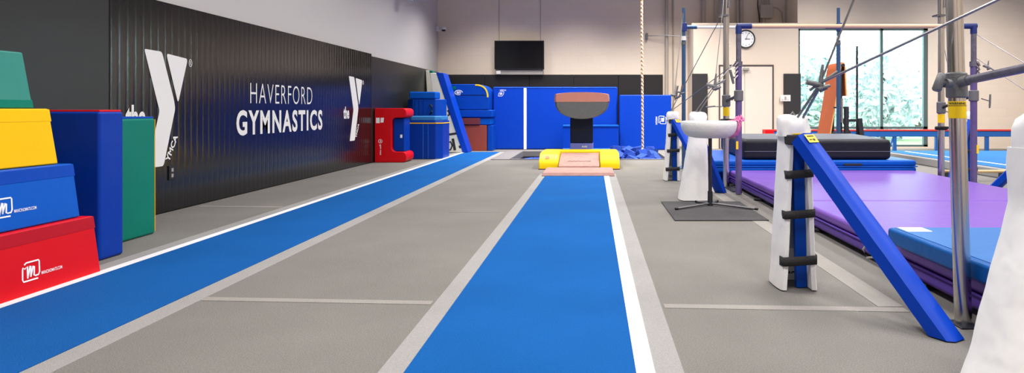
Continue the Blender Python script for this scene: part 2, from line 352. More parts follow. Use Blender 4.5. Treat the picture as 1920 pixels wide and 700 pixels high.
# writing on the wall
Fw = Face((-4.118, 0, 0), (0, 1, 0), (0, 0, 1), 0); Fw.n = Vector((1, 0, 0))
t = thing('wall_lettering', 'white HAVERFORD GYMNASTICS lettering on the pleated black wall pad', 'lettering', (-4.118, 8.5, .69))
bm = new(); text(bm, 'HAVERFORD', Fw, 7.685, 1.07, 1.695, .25, -.012, .002, 1.15); obj('upper_word', bm, 'wall_white', t, smooth=False)
bm = new(); text(bm, 'GYMNASTICS', Fw, 7.386, .69, 2.344, .3, .03, .002, 1.2); obj('lower_word', bm, 'wall_white', t, smooth=False)
y_logo('wall_logo', 'large white forked letter logo on the black pad, partly behind the green mat', 5.87, .455, 'white letter logos on the wall pad')
y_logo('wall_logo', 'white forked letter logo between the gymnastics lettering and the red block', 10.79, .46, 'white letter logos on the wall pad')
o = thing('wall_outlet', 'small black outlet recess low in the pleated wall pad', 'outlet', (-4.11, 6.24, .35))
Y0 = 1200*4.12/797; bm = new(); box(bm, -4.122, -4.108, Y0, Y0+.09, .31, .45); obj('cover_plate', bm, 'plastic_black', o, bevel=.004)
for k in range(2): obj('socket', B(-4.109, -4.105, Y0+.03, Y0+.06, .335+k*.055, .37+k*.055), 'plastic_grey', o)

# ------------------------------------------------------------------ runways and floor mats
def strip(name, parent, xa, xb, ya, yb, m, h): return obj(name, B(xa, xb, ya, yb, 0, h), m, parent, smooth=False)
def runway(label, xs, ya, yb):
    t = thing('runway', label, 'runway', ((xs[0][0]+xs[-1][1])/2, ya, 0))
    for (a, b, m, nm, h) in xs: strip(nm, t, a, b, ya, yb, m, h)
runway('blue carpet runway along the padded wall, white line on its wall side', [(-3.15, -3.03, 'carpet_light', 'border_strip', .003), (-3.03, -2.96, 'carpet_white', 'white_line', .0065), (-2.96, -2.17, 'carpet_blue', 'blue_strip', .006), (-2.17, -2.05, 'carpet_light', 'border_strip', .003)], -2.4, 14.9)
runway('blue carpet runway leading to the vault and pink springboard', [(-.815, -.715, 'carpet_light', 'border_strip', .003), (-.715, .163, 'carpet_blue', 'blue_strip', .006), (.163, .235, 'carpet_white', 'white_line', .0065), (.235, .345, 'carpet_light', 'border_strip', .003)], -2.4, 9.9)
tag(obj('rubber_mat', B(.73, 1.57, 5.71, 6.86, .0, .012), 'rubber', bevel=.003), 'black speckled rubber mat under the white mushroom trainer', 'floor mat')

# ------------------------------------------------------------------ coloured blocks by the wall
XB = -3.56
lv = [('v_red', 'v_red_deep', (-3.02, 3.93), (-3.05, 3.906), 0, .35, 'red', 'bottom of the stack, with a white badge'),
      ('v_blue_mid', 'v_blue', (-3.09, 3.858), (-3.12, 3.84), .352, .675, 'blue', 'on top of the red block, with a white badge'),
      ('v_yellow', 'v_yellow', (-3.16, 3.784), (-3.19, 3.753), .677, 1.003, 'yellow', 'between the blue and the green blocks'),
      ('v_green_light', 'v_green', (-3.23, 3.695), (-3.26, 3.66), 1.005, 1.325, 'green', 'topmost of the stack')]
for m, m2, b, tp, z0, z1, cn, wh in lv:
    t = thing('trapezoid_block', f'{cn} vinyl trapezoid block, {wh}', 'foam block', (XB, 2.9, z0), 'trapezoid vaulting blocks stacked by the wall')
    def R(p, e=0): return (2*XB-p[0]-e, p[0]+e, 5.6-p[1]-e, p[1]+e)
    obj('body', frustum(new(), R(b), R(tp), z0, z1), m, t, bevel=.01)
    zf = z1-.06 if cn != 'green' else z0
    def at(z): k = (z-z0)/(z1-z0); return (b[0]+(tp[0]-b[0])*k, b[1]+(tp[1]-b[1])*k)
    za, zb = (z1-.075, z1-.004) if cn != 'green' else (z0+.003, z0+.05)
    obj('flap', frustum(new(), R(at(za), .0015), R(at(zb), .0012), za, zb), m2, t, bevel=.003)
    if cn in ('red', 'blue'):
        zc = z0+.08; pa = at(zc); nrm = Vector((-(tp[0]-b[0]), 0, z1-z0)).normalized()
        upv = Vector((tp[0]-b[0], 0, z1-z0)).normalized()
        px = 42 if cn == 'red' else -12
        Yl = pa[0]*1200/(px-CX)
        Fb = Face((pa[0], Yl, zc), (0, 1, 0), upv, .001); Fb.n = Vector((upv.z, 0, -upv.x))
        bm = new(); m_logo(bm, Fb, 0, 0, .105, 'MANCINOMATS.COM', .05); obj('badge', bm, 'print_white', t, smooth=False)
t = thing('folding_mat', 'tall dark blue mat with red top edge behind the trapezoid stack', 'gym mat', (-3.65, 4.3, 0))
obj('cover', B(-4.08, -3.24, 4.2, 4.42, 0, .985), 'v_blue_deep', t, bevel=.02); obj('top_edging', B(-4.07, -3.25, 4.215, 4.41, .98, .996), 'v_red', t, bevel=.006)
bm = new()
for k in range(3): box(bm, -3.239, -3.2365, 4.255+k*.055, 4.258+k*.055, .03, .96)
t = thing('folding_mat', 'green mat standing against the wall before the big white logo', 'gym mat', (-3.8, 4.9, 0))
obj('cover', B(-4.08, -3.52, 4.5, 5.15, 0, .93), 'v_green', t, bevel=.022); obj('top_edging', B(-4.07, -3.53, 4.52, 5.14, .925, .942), 'v_blue', t, bevel=.006)
obj('side_piping', tube(new(), [(-3.526, 5.15, .02), (-3.526, 5.15, .92)], .003, 8), 'v_yellow', t)

# red C block
t = thing('c_shaped_block', 'red C-shaped foam block with a blue mat in its mouth', 'foam block', (-3.85, 12.2, 0))
prof = rounded([(-4.1, 0, .02), (-3.5, 0, .1), (-3.5, .2, .09), (-3.78, .2, .1), (-3.78, .84, .1), (-3.5, .84, .09), (-3.5, 1.02, .12), (-4.1, 1.02, .03)])
obj('body', prism(new(), prof, 'y', 12.0, 12.5), 'v_red', t, bevel=.02)
Fb = Face((-4.1, 11.999, 0), (1, 0, 0), (0, 0, 1), .001); Fb.n = Vector((0, -1, 0))
for q4 in ([(.03, .74), (.1, .74), (.1, .84), (.03, .84)], [(.115, .75), (.17, .75), (.18, .84), (.12, .84)]): bm = new(); flat(bm, Fb, q4); obj('paper_label', bm, 'print_white', t, smooth=False)
bm = new()
stroke(bm, Fb, [(.11+.035*math.cos(a*.5236), .4+.035*math.sin(a*.5236)) for a in range(12)], .008, True); flat(bm, Fb, [(.105, .38), (.12, .38), (.12, .42), (.105, .42)])
Fv = Face((-4.1, 11.999, 0), (0, 0, -1), (1, 0, 0), .001); Fv.n = Vector((0, -1, 0)); text(bm, 'gym mats', Fv, -.34, .095, .2, .035, .02)
obj('printed_logo', bm, 'print_white', t, smooth=False)
t = thing('folding_mat', 'narrow blue mat standing in the mouth of the red block', 'gym mat', (-3.65, 12.3, .2))
obj('cover', B(-3.77, -3.56, 12.08, 12.45, .2, .83), 'v_blue_deep', t, bevel=.015)
Fb = Face((-3.77, 12.08, .2), (1, 0, 0), (0, 0, 1), .001); Fb.n = Vector((0, -1, 0)); bm = new(); flat(bm, Fb, [(.13, .26), (.17, .26), (.17, .32), (.13, .32)]); obj('care_tag', bm, 'print_white', t, smooth=False)
# blue octagon-like blocks
def octo(label, x0, x1, y0, y1, z1, m, lid=None, lm=None, pip=None, cut=.22, prot=None):
    t = thing('octagon_block', label, 'foam block', ((x0+x1)/2, (y0+y1)/2, 0), 'blue octagon blocks by the wall')
    def oc(e=0.): a, b, c, d = x0-e, x1+e, y0-e, y1+e; return [(a+cut, c), (b-cut, c), (b, c+cut), (b, d), (a, d), (a, c+cut)]
    obj('body', prism(new(), oc(), 'z', 0, z1), m, t, bevel=.018)
    if pip: obj('piping', prism(new(), oc(.006), 'z', z1-.06, z1-.04), pip, t, bevel=.003)
    if lid: obj('lid', prism(new(), oc(-.02), 'z', z1, z1+lid), lm, t, bevel=.02)
    return t
t = octo('low blue octagon block with pale lid and yellow piping beside the red block', -3.79, -3.03, 12.8, 13.5, .77, 'v_blue_deep', .09, 'v_blue_light', 'v_yellow', cut=.12)
bm = new(); tube(bm, [(-3.4, 12.798, .01), (-3.4, 12.798, .7)], .005, 6); tube(bm, [(-3.3, 12.798, .01), (-3.3, 12.798, .7)], .004, 6); obj('seam', bm, 'v_blue_light', t)
t = octo('tall blue octagon block with thick lid behind the low one', -4.05, -3.27, 13.85, 14.3, 1.22, 'v_blue', cut=.14)
bm = new(); box(bm, -3.98, -3.4, 13.83, 14.25, 1.222, 1.38); obj('lid', bm, 'v_blue_mid', t, bevel=.03)
bm = new()
for k in range(3): box(bm, -3.86+k*.09, -3.855+k*.09, 13.846, 13.852, .02, 1.2)
obj('fold_line', bm, 'v_navy', t); bm = new(); tube(bm, [(-3.52, 13.84, 1.1), (-3.47, 13.79, 1.05), (-3.47, 13.79, .95), (-3.52, 13.84, .9)], .018, 8); obj('handle_loop', bm, 'webbing', t)
# leaning mats
def lean(label, pts, y0, y1, m, edge, em, x=None):
    t = thing('leaning_mat', label, 'gym mat', (P(*pts[0], y0).x, y0, 0), 'mats leaning in the corner')
    w = [(P(a, b, y0).x, max(.008, P(a, b, y0).z)) for a, b in pts]
    obj('panel', prism(new(), w, 'y', y0, y1), m, t, bevel=.01)
    w = [(P(a, b, y0).x, max(.008, P(a, b, y0).z)) for a, b in edge]
    obj('edge_panel', prism(new(), w, 'y', y0-.01, y1+.01), em, t, bevel=.012); return t
t = lean('cream wedge mat with black straps and a broad blue face, leaning on the wall', [(806, 137), (818, 137), (868, 286.2), (826, 286.2)], 14.7, 15.2, 'v_cream', [(818, 136), (831, 137), (878, 286.2), (867, 286.2)], 'v_blue_royal')
y0 = 14.7; Fb = Face((0, y0, 0), (1, 0, 0), (0, 0, 1), .002); Fb.n = Vector((0, -1, 0)); bm = new()
def q(a, b): v = P(a, b, y0); return (v.x, v.z)
for pts_, w_ in (([(838, 253), (858, 250)], .05), ([(849, 260), (853, 282)], .06), ([(838, 268), (845, 266), (848, 273), (845, 281), (838, 282)], .035), ([(839, 209), (841, 206), (843, 215), (839, 217)], .04), ([(838, 228), (842, 232), (839, 238)], .02), ([(862, 273), (864, 278)], .06)):
    bm = new(); stroke(bm, Fb, [q(*p_) for p_ in pts_], w_); obj('webbing_strap', bm, 'webbing', t, smooth=False)
lean('thin cream mat with green edge leaning behind the cream wedge', [(798, 132), (805, 132), (840, 280), (806, 280)], 15.7, 15.95, 'v_cream', [(805, 132), (811, 133), (848, 280), (840, 280)], 'v_green')
# stack in the corner
yq = 15.3; k = yq/1200
x0, x1 = PX(833, yq), PX(916, yq)
t = thing('barrel_mat', 'blue arched mat with rounded corner and yellow piping, top of the corner stack', 'gym mat', ((x0+x1)/2, yq+.3, .98))
prof = rounded([(x0, .99, .02), (x1, .99, .02), (x1, 1.6, .38), (x0, 1.6, .03)], 8)
obj('body', prism(new(), prof, 'y', yq, yq+.9), 'v_blue', t, bevel=.02)
arc = [p for p in prof if p[1] > 1.0]
bm = new(); Fb = Face((0, yq, 0), (1, 0, 0), (0, 0, 1), .004); Fb.n = Vector((0, -1, 0))
arc2 = [(a-.018 if a > x1-.4 else a, b-.018) for a, b in prof if b > 1.22 and a > x1-.42]; stroke(bm, Fb, arc2, .035, False, .004); obj('piping', bm, 'v_yellow_soft', t, smooth=False)
bm = new(); cx = PX(860, yq); stroke(bm, Fb, [(cx+.09*math.cos(a*.4)-.0, 1.4+.055*math.sin(a*.4)) for a in range(14)], .018); text(bm, 'an', Fb, cx-.05, 1.37, .1, .06, .04); obj('badge', bm, 'print_white', t, smooth=False)
bm = new(); flat(bm, Fb, [(x0+.2, 1.47), (x0+.28, 1.47), (x0+.28, 1.55), (x0+.2, 1.55)]); obj('patch', bm, 'v_green', t, smooth=False)
bm = new(); box(bm, x0+.1, x1-.08, yq-.004, yq+.02, 1.33, 1.345); obj('seam', bm, 'v_navy', t)
for i, (za, zb, lab) in enumerate(((.8, .985, 'upper thin blue mat lying under the arched mat in the corner'), (.62, .795, 'lower thin blue mat lying above the brown block in the corner'))):
    o = tag(obj('flat_mat', B(x0+.1, x1+.1-.04*i, yq+.04*i, yq+.5, za, zb), 'v_blue_mid' if i else 'v_blue', bevel=.03), lab, 'gym mat', 'thin blue mats in the corner stack')
t = thing('brown_block', 'terracotta brown block at the foot of the corner mat stack', 'foam block', (PX(890, yq), yq+.1, 0))
xa, xb = PX(862, yq), PX(912, yq)
obj('body', B(xa, xb, yq+.03, yq+.9, 0, .616), 'v_brown', t, bevel=.015); obj('upper_band', B(xa, PX(900, yq), yq, yq+.04, .63, .785), 'v_brown_dark', t, bevel=.01)
tag(obj('folding_mat', B(xb+.01, xb+.14, yq+.05, yq+.6, 0, .616), 'v_blue', bevel=.02), 'slim blue mat standing beside the terracotta block', 'gym mat')

# big back mats
t = thing('landing_mat', 'huge blue landing mat with a white stripe standing against the back wall', 'gym mat', (-.95, 16.1, 0))
xa, xb, yb = PX(924, 15.85), PX(1158, 15.85), 15.85; z1 = PZ(163, yb)
obj('cover', B(xa, xb, yb, yb+.35, 0, z1), 'v_blue_royal', t, bevel=.04)
Fb = Face((xa, yb, 0), (1, 0, 0), (0, 0, 1), .001); Fb.n = Vector((0, -1, 0))
xs = PX(982, yb)-xa; bm = new(); flat(bm, Fb, [(xs, .01), (xs+.07, .01), (xs+.07, z1-.02), (xs, z1-.02)], .003); obj('white_stripe', bm, 'print_white', t, smooth=False)
bm = new(); m_logo(bm, Fb, .13, z1-.23, .12, None, .25); text(bm, 'AMERICAN', Fb, .17, z1-.1, .16, .035, .01); obj('badge', bm, 'print_white', t, smooth=False)
bm = new(); tube(bm, [(xa+.04, yb+.0, z1-.02), (xb-.04, yb, z1-.02)], .008, 6); obj('piping', bm, 'v_blue_mid', t)
t = thing('landing_mat', 'blue landing mat hung with its badge turned sideways, behind the climbing rope', 'gym mat', (1.3, 15.9, 0))
xa2, xb2, yb2 = PX(1160, 15.7), PX(1259, 15.7), 15.7; z2 = PZ(178, yb2)
obj('cover', B(xa2+.02, xb2, yb2, yb2+.3, 0, z2), 'v_blue_royal', t, bevel=.03)
Fb = Face((xb2, yb2, 0), (0, 0, -1), (-1, 0, 0), .001); Fb.u, Fb.v = Vector((0, 0, -1)), Vector((1, 0, 0)); Fb.n = Vector((0, -1, 0))
bm = new(); Fb.O = Vector((xb2-.31, yb2, z2-.52)); m_logo(bm, Fb, 0, 0, .19, None, .0); text(bm, 'AMERICAN', Fb, .01, -.08, .2, .045, .01); obj('badge', bm, 'print_white', t, smooth=False)
t = thing('folded_mat', 'low blue folded mat standing behind the vault column', 'gym mat', (0, 15.5, 0))
xa3, xb3 = PX(1055, 15.45), PX(1160, 15.45); obj('cover', B(xa3, xb3, 15.45, 15.6, .0, .57), 'v_blue_royal', t, bevel=.012)
obj('top_fold', B(xa3-.005, xb3+.005, 15.43, 15.62, .57, .62), 'v_blue_mid', t, bevel=.014); obj('bottom_highlight', B(xa3, xb3, 15.43, 15.45, .03, .055), 'v_blue_light', t, bevel=.005)  # pale strip near the foot is a painted highlight

# foam pit blocks
first = None; used = []
rr = random.Random(3)
proto = None; nfoam = 0
for ix in range(12):
    for iy in range(8):
        x = PIT[0]+.16+ix*.255+rr.uniform(-.02, .02); y = PIT[2]+.19+iy*.3+rr.uniform(-.02, .02)
        right = x > .35
        z = (-.27 if not right else -.16+.13*min(1, iy/4)) + rr.uniform(-.05, .07)
        if not proto:
            proto = obj('foam_cube', B(-.1, .1, -.1, .1, -.1, .1), 'foam_blue', bevel=.008, seg=2); o = proto
            tag(o, 'loose blue foam cube lying in the landing pit', 'foam cube', 'blue foam cubes in the landing pit')
        else: o = proto.copy(); C.objects.link(o)
        o.location = (x, y, z); o.rotation_euler = (rr.uniform(-.6, .6), rr.uniform(-.6, .6), rr.uniform(0, 3)); nfoam += 1
tag(obj('foam_layer', B(PIT[0]+.01, PIT[1]-.01, PIT[2]+.01, PIT[3]-.01, -.64, -.4), 'foam_blue', bevel=.02), 'bed of blue foam filling the bottom of the landing pit', 'foam', kind='stuff')

# ------------------------------------------------------------------ vault, springboard, yellow safety mat
t = thing('safety_mat', 'yellow U-shaped safety mat around the springboard', 'gym mat', (-.23, 10.9, 0))
def yprof(x0, x1, bm, ya=10.6): prism(bm, rounded([(ya, .0, 0), (ya, .13, .06), (ya+.2, .262, .12), (11.5, .262, .02), (11.5, 0, 0)], 4), 'x', x0, x1)
bm = new(); yprof(-.9, -.575, bm); obj('side_block', bm, 'v_yellow_soft', t, bevel=.03)
bm = new(); yprof(.115, .44, bm); obj('side_block', bm, 'v_yellow_soft', t, bevel=.03)
obj('rear_block', B(-.9, .44, 11.502, 11.85, 0, .262), 'v_yellow_soft', t, bevel=.03)
bm = new()
for a, b in ((-.9, -.57), (.11, .44)): box(bm, a-.005, b+.005, 10.585, 11.4, .0, .015)
obj('base_edging', bm, 'v_brown_dark', t, bevel=.004)
Fb = Face((-.9, 10.66, .165), (1, 0, 0), (0, .8, .55), .012); bm = new(); Fb.n = Vector((0, -.55, .8)); flat(bm, Fb, [(.1, 0), (.17, 0), (.17, .07), (.1, .07)]); obj('patch', bm, 'print_orange', t, smooth=False)
t = thing('springboard', 'springboard with a pink carpeted top inside the yellow mat', 'springboard', (-.23, 10.9, 0))
bm = new(); prism(bm, rounded([(10.42, .03, 0), (10.42, .075, .02), (10.9, .17, .2), (11.42, .225, .02), (11.42, .19, 0), (10.9, .13, .2)], 4), 'x', -.565, .105); obj('deck', bm, 'suede_pink', t, bevel=.01)
obj('base_board', B(-.53, .07, 10.42, 11.42, .0, .028), 'tan_wood', t, bevel=.004)
for yy in (10.95, 11.25):
    for xx in (-.45, -.23, 0):
        bm = new(); tube(bm, [(xx+.035*math.cos(a*.7), yy+.035*math.sin(a*.7), .03+a*.0032) for a in range(30 if yy < 11 else 44)], .004, 6); obj('spring', bm, 'steel', t)
Fb = Face((-.42, 10.62, .116), (1, 0, 0), (0, .97, .21), .004); Fb.n = Vector((0, -.21, .97)); bm = new()
stroke(bm, Fb, [(.0, .05), (.04, .09), (.07, .04), (.1, .09), (.13, .05), (.18, .1), (.2, .05), (.25, .08), (.27, .05), (.31, .09), (.36, .06), (.38, .1)], .012); obj('script_lettering', bm, 'print_black', t, smooth=False)
tag(obj('approach_mat', frustum(new(), (-.765, .325, 9.5, 10.4), (-.75, .31, 9.54, 10.39), .0072, .055), 'suede_pink', bevel=.008), 'low pink mat lying on the runway end before the springboard', 'gym mat')
t = thing('vault_table', 'vaulting table with pink top and grey rounded body on a dark column', 'vault', (-.2, 12.3, 0))
xc = PX(1091, 11.7); Lv = 1.25
def vsec(y, k, part):
    W = .505*k; pts = []
    if part == 'top':
        n = 10
        for i in range(n+1): a = -1+2*i/n; pts.append((xc+W*a*(1 if abs(a) < 1 else .985), 1.298-.035*abs(a)**2.5+.015*k))
        pts += [(xc+W*1.01, 1.2), (xc+W*1.0, 1.135), (xc-W*1.0, 1.135), (xc-W*1.01, 1.2)]
    else:
        pts = [(xc-W*.985, 1.132), (xc+W*.985, 1.132)]
        for i in range(1, 14): a = math.pi*i/14; pts.append((xc+W*.985*math.cos(a)*(1 if True else 1), 1.132-.315*math.sin(a)**.85*(.6+.4*k)))
    return [(x, y, z) for x, z in pts]
for part, m in (('top', 'vault_top'), ('body', 'vault_body')):
    bm = new(); rings = []
    for s_, k_ in ((0, .93), (.02, .97), (.06, .995), (.12, 1), (.6, 1), (1., .98), (1.18, .93), (1.24, .86), (1.26, .78)):
        rings.append([bm.verts.new(v) for v in vsec(11.7+s_, k_, part)])
    n = len(rings[0])
    for i in range(len(rings)-1):
        for j in range(n): bm.faces.new((rings[i][j], rings[i][(j+1) % n], rings[i+1][(j+1) % n], rings[i+1][j]))
    bm.faces.new(rings[0]); bm.faces.new(rings[-1][::-1]); obj('top_pad' if part == 'top' else 'padded_body', bm, m, t)
bm = new(); tube(bm, [(xc+.505*a, 11.7+.02, 1.134) for a in [-1+i/6 for i in range(13)]], .009, 8); obj('seam_piping', bm, 'v_brown_dark', t)
xl, xr_ = PX(1069, 12.0), PX(1112, 12.0)
obj('column', B(xl, xr_, 12.05, 12.55, .36, .86), 'v_navy', t, bevel=.02); obj('column_skirt', B(xl-.005, xr_+.005, 12.04, 12.56, .0, .36), 'v_lilac', t, bevel=.02)
bm = new(); box(bm, xl-.004, xr_+.004, 12.045, 12.06, .6, .615); obj('column_seam', bm, 'black_metal', t)
Fb = Face((xc, 12.04, .25), (1, 0, 0), (0, 0, 1), .001); Fb.n = Vector((0, -1, 0)); bm = new(); text(bm, 'AAI', Fb, -.01, .03, .1, .035, .02); obj('badge', bm, 'print_white', t, smooth=False)

# climbing rope
t = thing('climbing_rope', 'knitted cream climbing rope hanging over the foam pit', 'rope', (PX(1204, 14.2), 14.2, .05))
xr = PX(1202, 14.2)
for k in range(3):
    bm = new(); pts = []
    for i in range(420):
        z = .05+i*5.9/420; a = z*34+k*2.094; pts.append((xr+.035*(1-z/6)+.014*math.cos(a), 14.2+.014*math.sin(a), z))
    tube(bm, pts, .0155, 7); obj('rope_strand', bm, 'rope', t)
obj('rope_end', T((xr+.035, 14.2, -.01), (xr+.035, 14.2, .12), .036), 'canvas_white', t)

# ------------------------------------------------------------------ tv, clock, cameras, pipes
t = thing('television', 'black flat television hung high on the back wall', 'television', (PX(973, 17), 17, 2.0))
a, b, zt, zb = PX(927, 16.95), PX(1020, 16.95), PZ(76, 16.95), PZ(130, 16.95)
obj('casing', B(a, b, 16.95, 17.03, zb, zt), 'plastic_black', t, bevel=.008); obj('screen', B(a+.02, b-.02, 16.945, 16.95, zb+.03, zt-.02), 'screen', t)
obj('wall_bracket', B(a+.3, b-.3, 17.03, YB, zb+.1, zt-.1), 'plastic_grey', t); obj('mounting_shelf', B(a+.03, b-.03, 17.0, YB, zb-.14, zb-.005), 'plastic_grey', t, bevel=.004)  # shelf coloured grey to carry the shadow below the television
obj('power_box', B(a+.04, a+.16, 16.97, 17.0, zb-.13, zb-.04), 'plastic_white', t, bevel=.004)
for px_ in (935, 1013): obj('power_cable', T((PX(px_, 17.1), 17.18, zt-.05), (PX(px_, 17.1), 17.18, 5.9), .006, 6), 'plastic_grey', t)
t = thing('wall_clock', 'round black-rimmed wall clock above the double door', 'clock', (PX(1399, YR-.04), YR-.03, PZ(73, YR)))
c = Vector((PX(1399, YR-.05), YR, PZ(73, YR-.05))); Fc = Face(c+Vector((0, -.035, 0)), (1, 0, 0), (0, 0, 1), .001); Fc.n = Vector((0, -1, 0))
r_ = .235; bm = new(); n = 48; rings = []
for rad, dy in ((r_, 0), (r_, -.04), (r_-.012, -.055), (r_-.03, -.05), (r_-.035, -.03)): rings.append([bm.verts.new(c+Vector((rad*math.cos(i*2*math.pi/n), dy, rad*math.sin(i*2*math.pi/n)))) for i in range(n)])
for i in range(4):
    for j in range(n): bm.faces.new((rings[i][j], rings[i][(j+1) % n], rings[i+1][(j+1) % n], rings[i+1][j]))
bm.faces.new(rings[0]); obj('rim', bm, 'plastic_black', t)
bm = new(); flat(bm, Fc, [((r_-.03)*math.cos(i*2*math.pi/n), (r_-.03)*math.sin(i*2*math.pi/n)) for i in range(n)]); obj('dial', bm, 'print_white', t, smooth=False)
bm = new(); Fc.l = .004
for h in range(1, 13):
    a = math.pi/2-h*math.pi/6; w_ = .02 if h < 10 else .034; text(bm, str(h), Fc, .163*math.cos(a)-w_/2, .163*math.sin(a)-.018, w_, .036, .01)
obj('numerals', bm, 'print_black', t, smooth=False)
for ang, L, w_, nm in ((90-90*1.02, .1, .014, 'hour_hand'), (90-22, .155, .009, 'minute_hand')):
    bm = new(); a = math.radians(ang); Fc.l = .007; stroke(bm, Fc, [(-.03*math.cos(a), -.03*math.sin(a)), (L*math.cos(a), L*math.sin(a))], w_); obj(nm, bm, 'plastic_black', t, smooth=False)
def camera_dome(label, p, d):
    t = thing('security_camera', label, 'security camera', p); p = Vector(p)
    obj('mount', B(p.x-.06*(d[0] == 0)-.0, p.x+.09, p.y-.07, p.y+.07, p.z-.07, p.z+.07), 'plastic_white', t, bevel=.015)
    obj('arm', T(p+Vector((.05, 0, .02)), p+Vector((.17, -.06, .02)), .03), 'plastic_white', t)
    bm = new(); lathe(bm, [(.02, .05), (.06, .045), (.075, .02), (.075, -.02)], p+Vector((.22, -.08, .0)), 20); obj('housing', bm, 'plastic_white', t)
    bm = new(); lathe(bm, [(.055, -.02), (.05, -.045), (.03, -.065), (.005, -.07)], p+Vector((.22, -.08, 0)), 20); obj('lens_dome', bm, 'plastic_black', t)
camera_dome('white dome security camera in the corner above the wall padding', (-4.17, 17.0, PZ(55, 17.0)), (1, 0))
p = Vector((PX(1487, 17.0), 17.1, PZ(10, 17.0))); t = thing('security_camera', 'small security camera high beside the window wall pipes', 'security camera', p)
obj('mount', B(p.x-.06, p.x+.06, p.y-.05, YB, p.z-.05, p.z+.08), 'plastic_white', t, bevel=.01); obj('housing', T(p+Vector((0, -.03, 0)), p+Vector((.1, -.22, -.02)), .055), 'plastic_grey', t); obj('lens', T(p+Vector((.1, -.22, -.02)), p+Vector((.105, -.235, -.021)), .04), 'plastic_black', t)
# fixture cut by the frame top
p = P(755, -8, 13.6); t = thing('wall_speaker', 'white box loudspeaker on the painted wall, cut by the frame top', 'loudspeaker', (-4.0, 13.6, p.z))
bm = new(); box(bm, -.18, .18, -.14, .14, -.22, .22); o = obj('cabinet', bm, 'plastic_white', t, bevel=.012); o.parent = None; o.rotation_euler = (0, .35, .3); o.location = (-3.9, 13.55, p.z+.17); o.parent = t; o.matrix_parent_inverse = parent_inv(t)
bm = new(); bar(bm, (-4.17, 13.5, p.z+.35), (-4.0, 13.55, p.z+.3), .04, .04); obj('bracket', bm, 'black_metal', t)
# pipes
def pipe(px_, r, z0, z1, Y, lab): return tag(obj('conduit_pipe', T((PX(px_, Y), Y, z0), (PX(px_, Y), Y, z1), r, 12), 'pipe_paint'), lab, 'pipe', 'conduit pipes on the upper back wall')
pipe(1250, .045, .0, 5.98, 17.1, 'full height beige pipe beside the end of the black back wall pad')
for px_, r, lab in ((1262, .02, 'thin conduit next to the full height beige pipe'), (1319, .06, 'thick beige pipe above the corner of the door bay'), (1341, .03, 'first slim pipe above the door bay from the corner'), (1352, .045, 'medium pipe above the door bay before the chrome upright'),
                    (1383, .035, 'slim pipe above the wall clock'), (1390, .05, 'thick pipe above the wall clock'), (1476, .055, 'thick beige pipe between grey junction box and camera'), (1484, .02, 'thin conduit next to the small security camera')):
    pipe(px_, r, 3.19 if px_ > 1290 else .0, 5.98, 17.1 if px_ != 1262 else 17.17, lab)
t = thing('electrical_box', 'beige electrical junction box on the wall above the clock', 'electrical box', (PX(1436, 17), 17.1, PZ(33, 17)))
a, b = PX(1425, 17), PX(1449, 17); obj('casing', B(a, b, 16.95, YB, PZ(34, 17), PZ(9, 17)), 'pipe_paint', t, bevel=.012)
for k in range(4): obj('conduit', T((a+.06+k*.07, 17.08, PZ(9, 17)), (a+.06+k*.07, 17.08, 5.98), .018, 8), 'pipe_paint', t)
obj('drain_elbow', tube(new(), [(a+.12, 17.08, PZ(34, 17)), (a+.12, 17.08, PZ(45, 17))], .05, 12), 'pipe_paint', t)
bm = new(); tube(bm, [(b, 17.1, PZ(12, 17)), (b+.15, 17.1, PZ(14, 17)), (b+.27, 17.1, PZ(22, 17)), (b+.3, 17.1, PZ(45, 17))], .014, 8); obj('side_conduit', bm, 'pipe_paint', t)
bm = new(); tube(bm, [(a-.02, 17.05, 5.9), (a-.06, 17.0, PZ(14, 17)), (a-.02, 17.0, PZ(30, 17)), (a+.0, 17.05, PZ(42, 17))], .016, 8); obj('black_cable', bm, 'plastic_black', t)
t = thing('rope_bracket', 'thin steel wire stretched level from a small plate on the back wall', 'wire', (PX(1212, 17.1), 17.15, PZ(68, 17.1)))
obj('plate', B(PX(1211, 17.1), PX(1215, 17.1), 17.1, YB, PZ(73, 17.1), PZ(62, 17.1)), 'steel', t); bm = new(); tube(bm, [(PX(1213, 17.1), 17.12, PZ(67, 17.1)), (PX(1250, 17.05), 17.02, PZ(67, 17.1)), (PX(1298, 16.9), 16.9, PZ(71, 17.1))], .01, 8); obj('wire', bm, 'steel', t)

# ------------------------------------------------------------------ crash mats and purple mats
def mat2(name, label, x0, x1, y0, y1, z0, z1, top, side, group=None, bev=.03, skew=0, feet=False):
    t = thing(name, label, 'gym mat', ((x0+x1)/2, (y0+y1)/2, z0), group)
    zm = (z0+z1)/2
    for i, (a, b) in enumerate(((z0, zm-.003), (zm+.003, z1))):
        bm = new(); vs = [(x0+skew, y0), (x1, y0), (x1, y1), (x0, y1)]; prism(bm, vs, 'z', a, b); obj('layer', bm, top if i else side, t, bevel=min(bev, (b-a)*.4))
    bm = new(); e = .004; pts = [(x0+skew-e, y0-e, zm), (x1+e, y0-e, zm), (x1+e, y1, zm), (x0-e, y1, zm), (x0+skew-e, y0-e, zm)]
    tube(bm, pts, .008, 6); obj('piping', bm, side, t)
    if feet:
        for yy in (y0+.35, (y0+y1)/2, y1-.35):
            bm = new(); tube(bm, [(x0+.04, yy-.07, .02), (x0-.02, yy, .015), (x0+.04, yy+.07, .02)], .015, 8); tube(bm, [(x0+.08, yy, .0), (x0+.08, yy, z0+.01)], .06, 12); obj('foot', bm, 'webbing', t)
    return t
mat2('landing_mat', 'far half of the purple landing mat under the uneven bars', 1.79, 4.2, 5.605, 8.38, .035, .2, 'v_purple', 'v_purple_dark', 'purple landing mats', feet=True)
